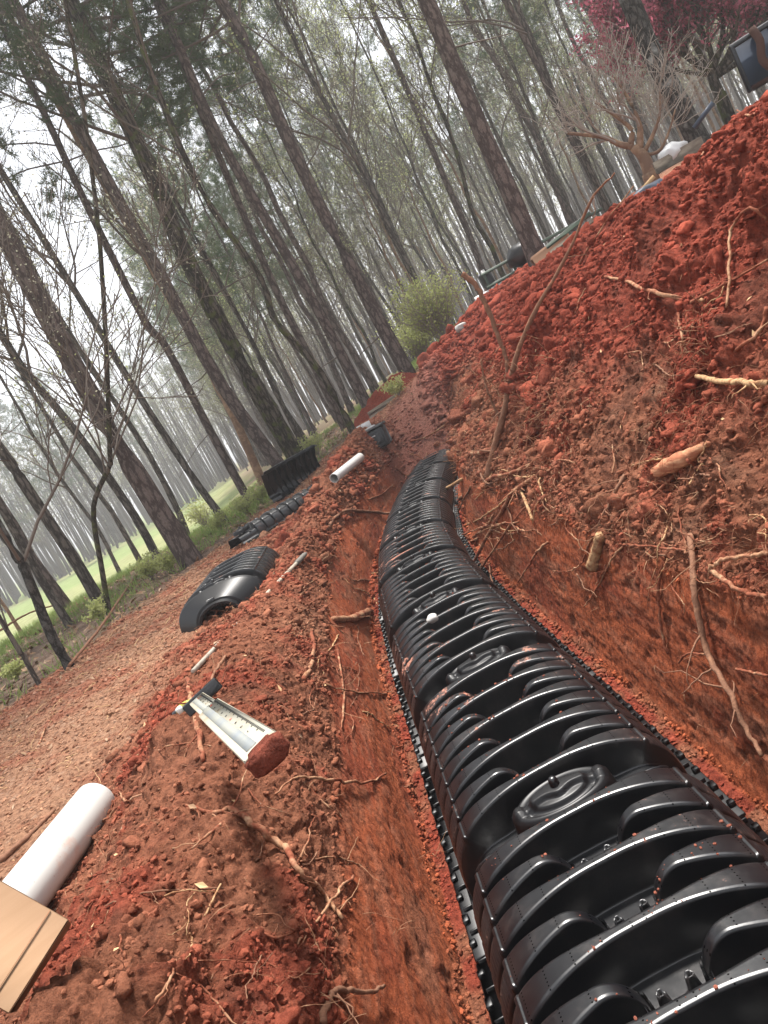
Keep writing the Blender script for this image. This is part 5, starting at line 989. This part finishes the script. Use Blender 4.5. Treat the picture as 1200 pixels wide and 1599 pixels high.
for k in range(64):
    az = -40 + 36 * (k + rg.random()) / 64; d = rg.uniform(85, 120); x_, y_ = d * math.sin(R(az)), d * math.cos(R(az)); pine = rg.random() < .4
    put_tree('pine_tree' if pine else 'forest_tree', 'pine in the far grey tree line beyond the meadow' if pine else far_l[0], 'tree', (x_, y_, float(H0(x_, y_)) - .3), (VP if pine else VB)[rg.integers(0, 2)], 'far pines beyond the meadow' if pine else 'far trees beyond the meadow', rg.uniform(0, 6.28), rg.uniform(1.0, 1.4))
# far woods: one grey mass of trunks and crowns past the meadow and up the far slope
rg = np.random.default_rng(77); n = 1500; az = np.radians(rg.uniform(-48, 48, n)); left = az < R(-6); dd = np.where(left, rg.uniform(95, 150, n), rg.uniform(72, 120, n)); bx, by = dd * np.sin(az), dd * np.cos(az); bz = H0(bx, by) - .3; hh = rg.uniform(11, 19, n)
tp = np.stack([bx + rg.normal(0, .5, n), by + rg.normal(0, .5, n), bz + hh], 1); bb = np.stack([bx, by, bz], 1); Pf = bb[:, None] + (tp - bb)[:, None] * np.linspace(0, 1, 4)[None, :, None]
mb = MB(); mb.add(*tubes(Pf, rg.uniform(.08, .2, n)[:, None] * np.linspace(1, .3, 4)[None], 4, False)); Lf, Rf = grow(Pf, rg.uniform(.08, .2, n)[:, None] * np.linspace(1, .3, 4)[None], 9, 2, 5, 45, 4, rg, .3, .98, .3, .15, .4); mb.add(*tubes(Lf, Rf, 3, False)); nq = mb.n
cp = Lf[:, 1:].reshape(-1, 3); n_ = len(cp); cp = np.repeat(cp, 2, 0); n_ = len(cp); a_ = unit(rg.normal(0, 1, (n_, 3))); b_ = unit(np.cross(a_, rg.normal(0, 1, (n_, 3)))); s_ = rg.uniform(.06, .22, n_)[:, None]; cp = cp + rg.normal(0, .5, (n_, 3)); v = np.stack([cp - a_ * s_, cp - b_ * s_ * .6, cp + a_ * s_, cp + b_ * s_ * .6], 1); mb.add(v.reshape(-1, 3), np.arange(n_ * 4).reshape(-1, 4), mi=1)
tag(mb.build('far_woods', [M['twig'], M['bud_dull']], None, False), 'grey-green mass of distant woodland closing the view', None, None, 'stuff')
# tan branching tree behind the crest
def multi_tree(name, label, limbs, d, wbase, bark, twigm, leafm, leafn, leafsize=.03, tw=(9, 7, 6), seed=3, spread=(.5, 1.2)):
    rg = np.random.default_rng(seed); org = at_d(*limbs[0][0][0][:2], d); org[2] = min(org[2], org[2]); r = thing(name, label, 'tree', tuple(org)); mb = MB(); br = MB(); cr = MB(); Ls = []; Rs = []
    for (pp, w0, w1) in limbs:
        P_ = resample([at_d(a[0], a[1], d + (a[2] if len(a) > 2 else 0)) - org for a in pp], 12); rd = np.linspace(w0, w1, 12) * d / 2400; mb.add(*tubes([P_], [rd], 10)); Ls.append(P_); Rs.append(rd)
    g = float(H0(org[0], org[1])) - org[2] - .2; mb.add(*tubes([[[0, 0, min(g, -.1)], [0, 0, 0], Ls[0][1]]], [[limbs[0][1] * d / 2400 * 1.15] * 3], 10))
    mb.build('trunk', M[bark], r); L0 = np.array(Ls[1:]); R0 = np.array(Rs[1:])
    L1, R1 = grow(L0, R0, tw[0], spread[0], spread[1], 45, 7, rg, .3, 1.0, .25, .14, .5); L2, R2 = grow(L1, R1, tw[1], spread[0] * .6, spread[1] * .6, 40, 5, rg, .1, 1, .2, .16, .55); L3, R3 = grow(L2, R2, tw[2], .15, .4, 38, 4, rg, .1, 1, .15, .15, .6)
    br.add(*tubes(L1, np.maximum(R1, .005), 5, False)); br.add(*tubes(L2, np.maximum(R2, .0035), 3, False)); br.add(*tubes(L3, np.maximum(R3, .0025), 3, False)); br.build('branches', M[twigm], r)
    if leafn:
        pts = np.concatenate([L3.reshape(-1, 3), L2[:, 2:].reshape(-1, 3)]); pts = pts[rg.random(len(pts)) < leafn]; leaf_quads(cr, pts, leafsize, rg, .035, .5); cr.build('foliage', M[leafm], r, False)
    return r
multi_tree('small_tree', 'small bare tree with tan forking limbs on the crest', [([(1016,275),(1006,246),(990,229)], 18, 13), ([(990,229),(967,225),(942,214),(887,208)], 10, 4), ([(985,226),(987,213),(985,200),(960,180),(930,160)], 9, 3), ([(999,235),(1000,211),(999,195),(985,160),(960,120)], 11, 3), ([(1005,240),(1020,210),(1030,180),(1030,140)], 7, 2), ([(1004,243),(1030,235),(1045,205),(1055,170)], 5, 2)], 9.2, 18, 'bark_tan', 'twig_pale', None, 0, tw=(7, 4, 4), seed=4, spread=(.45, 1.0))
multi_tree('maple_tree', 'crimson leaved maple filling the top right corner', [([(1125,150),(1118,135),(1112,118)], 14, 12), ([(1112,118),(1085,95),(1060,60),(1030,20)], 8, 3), ([(1112,118),(1110,80),(1090,30),(1080,-40)], 9, 3), ([(1114,120),(1140,80),(1150,20),(1140,-60)], 9, 3), ([(1115,122),(1160,70),(1190,10),(1220,-50)], 9, 3), ([(1115,122),(1180,80),(1240,40),(1290,0)], 8, 3), ([(1112,118),(1060,110),(1020,95),(1000,60)], 6, 2), ([(1112,118,.6),(1130,70,1.0),(1180,-10,1.4),(1200,-80,1.8)], 8, 3), ([(1112,118,.6),(1080,60,1.2),(1050,0,1.6),(1020,-60,1.8)], 8, 3), ([(1112,118),(1050,70),(1010,10),(985,-60)], 7, 3), ([(1112,118),(1130,40),(1110,-40),(1080,-110)], 8, 3)], 14.5, 14, 'bark_oak', 'twig', 'maple', 1.0, .034, (18, 10, 6), 8, (.8, 1.7))
# shrubs
def shrub(label, px, py, d, h, wd, leafm='shrub', n=60, seed=0, dens=1.0, name='leafy_shrub'):
    rg = np.random.default_rng(seed + px); b = at_d(px, py, d); h = h * (.6 if d < 16 else .9); g = drop(b[0], b[1]); r = thing(name, label, 'shrub', tuple(g)); a = rg.uniform(0, 6.28, n); tl = rg.uniform(.1, .8, n); d0 = np.stack([np.cos(a) * tl * wd / h, np.sin(a) * tl * wd / h, np.ones(n)], 1); s_ = np.linspace(0, 1, 6)
    P_ = d0[:, None] * (s_ ** 1)[None, :, None] * (h * rg.uniform(.6, 1, n))[:, None, None] * .8 + np.cumsum(rg.normal(0, h * .03, (n, 6, 3)), 1) * s_[None, :, None]; R_ = np.linspace(.010, .003, 6)[None] * np.ones((n, 1)) * h; L1, R1 = grow(P_, R_, 5, h * .15, h * .4, 40, 4, rg, .3, 1, .2, .15, .6)
    mb = MB(); mb.add(*tubes(P_, R_, 4, False)); mb.add(*tubes(L1, np.maximum(R1, .002), 3, False)); mb.build('stems', M['twig_pale'], r); cr = MB(); pts = np.concatenate([L1.reshape(-1, 3), P_[:, 3:].reshape(-1, 3)]); pts = np.repeat(pts, max(1, int(2 * dens)), 0); leaf_quads(cr, pts, .016 * (1 + .5 * h), rg, .07 * h, .6); cr.build('foliage', M[leafm], r, False); return r
shrub('broad pale green shrub at the foot of the slope below the trailer', 690, 520, 17, 1.9, 1.7, n=120)
shrub('second pale green shrub just left of the broad one', 655, 545, 19, 1.5, 1.2, n=70)
for k, (px, py, d, h, lab) in enumerate([(385, 800, 14, .7, 'low green shrub right of the big plated pine'), (405, 775, 15, .8, 'low green shrub beside the reddish brown trunk'), (500, 715, 16, .7, 'low green shrub right of the mossy oak foot'), (275, 905, 11, .6, 'low green shrub left of the big plated pine foot'), (250, 925, 11.5, .7, 'bushy green sprouts behind the path edge left of the plated pine'), (170, 985, 10, .5, 'small green sprouts at the crooked forked tree'), (40, 1080, 9, .4, 'low green plants near the thin sapling'), (625, 620, 13.2, .6, 'small leafy plant in front of the timber edging'), (345, 830, 13.5, .6, 'green shrub behind the path edge right of the plated pine'), (300, 780, 17, .9, 'green shrub deep in the woods behind the plated pine')]):
    shrub(lab, px, py, d, h, h * .7, n=22, seed=k)
# fallen branches in the litter
for (pts, w, lab) in [([(108,1040,.3),(160,975,.6),(215,895,.9)], 6, 'long dead branch leaning across the woods edge at the left'), ([(42,1130,.02),(70,1105,.05),(98,1085,.02)], 5, 'short dead branch on the litter by the thin sapling'), ([(0,985,.4),(40,960,.5),(85,945,.5)], 4, 'dead branch in the undergrowth at the left edge')]:
    root(pts, w, w * .6, 'root_dark', .02, lab, 'branch', None, 'fallen_branch', twigs=2)
# haze
hv = bpy.data.materials.new('haze'); hv.use_nodes = True; N = hv.node_tree.nodes; N.remove(N['Principled BSDF']); pv = N.new('ShaderNodeVolumePrincipled'); pv.inputs['Color'].default_value = (.97, .98, 1, 1); pv.inputs['Density'].default_value = .0028; pv.inputs['Anisotropy'].default_value = .2; hv.node_tree.links.new(pv.outputs[0], N['Material Output'].inputs['Volume'])
mb = MB(); box(mb, (0, 0, 20), (2100, 2100, 50)); tag(mb.build('haze', hv, None, False), kind='stuff')
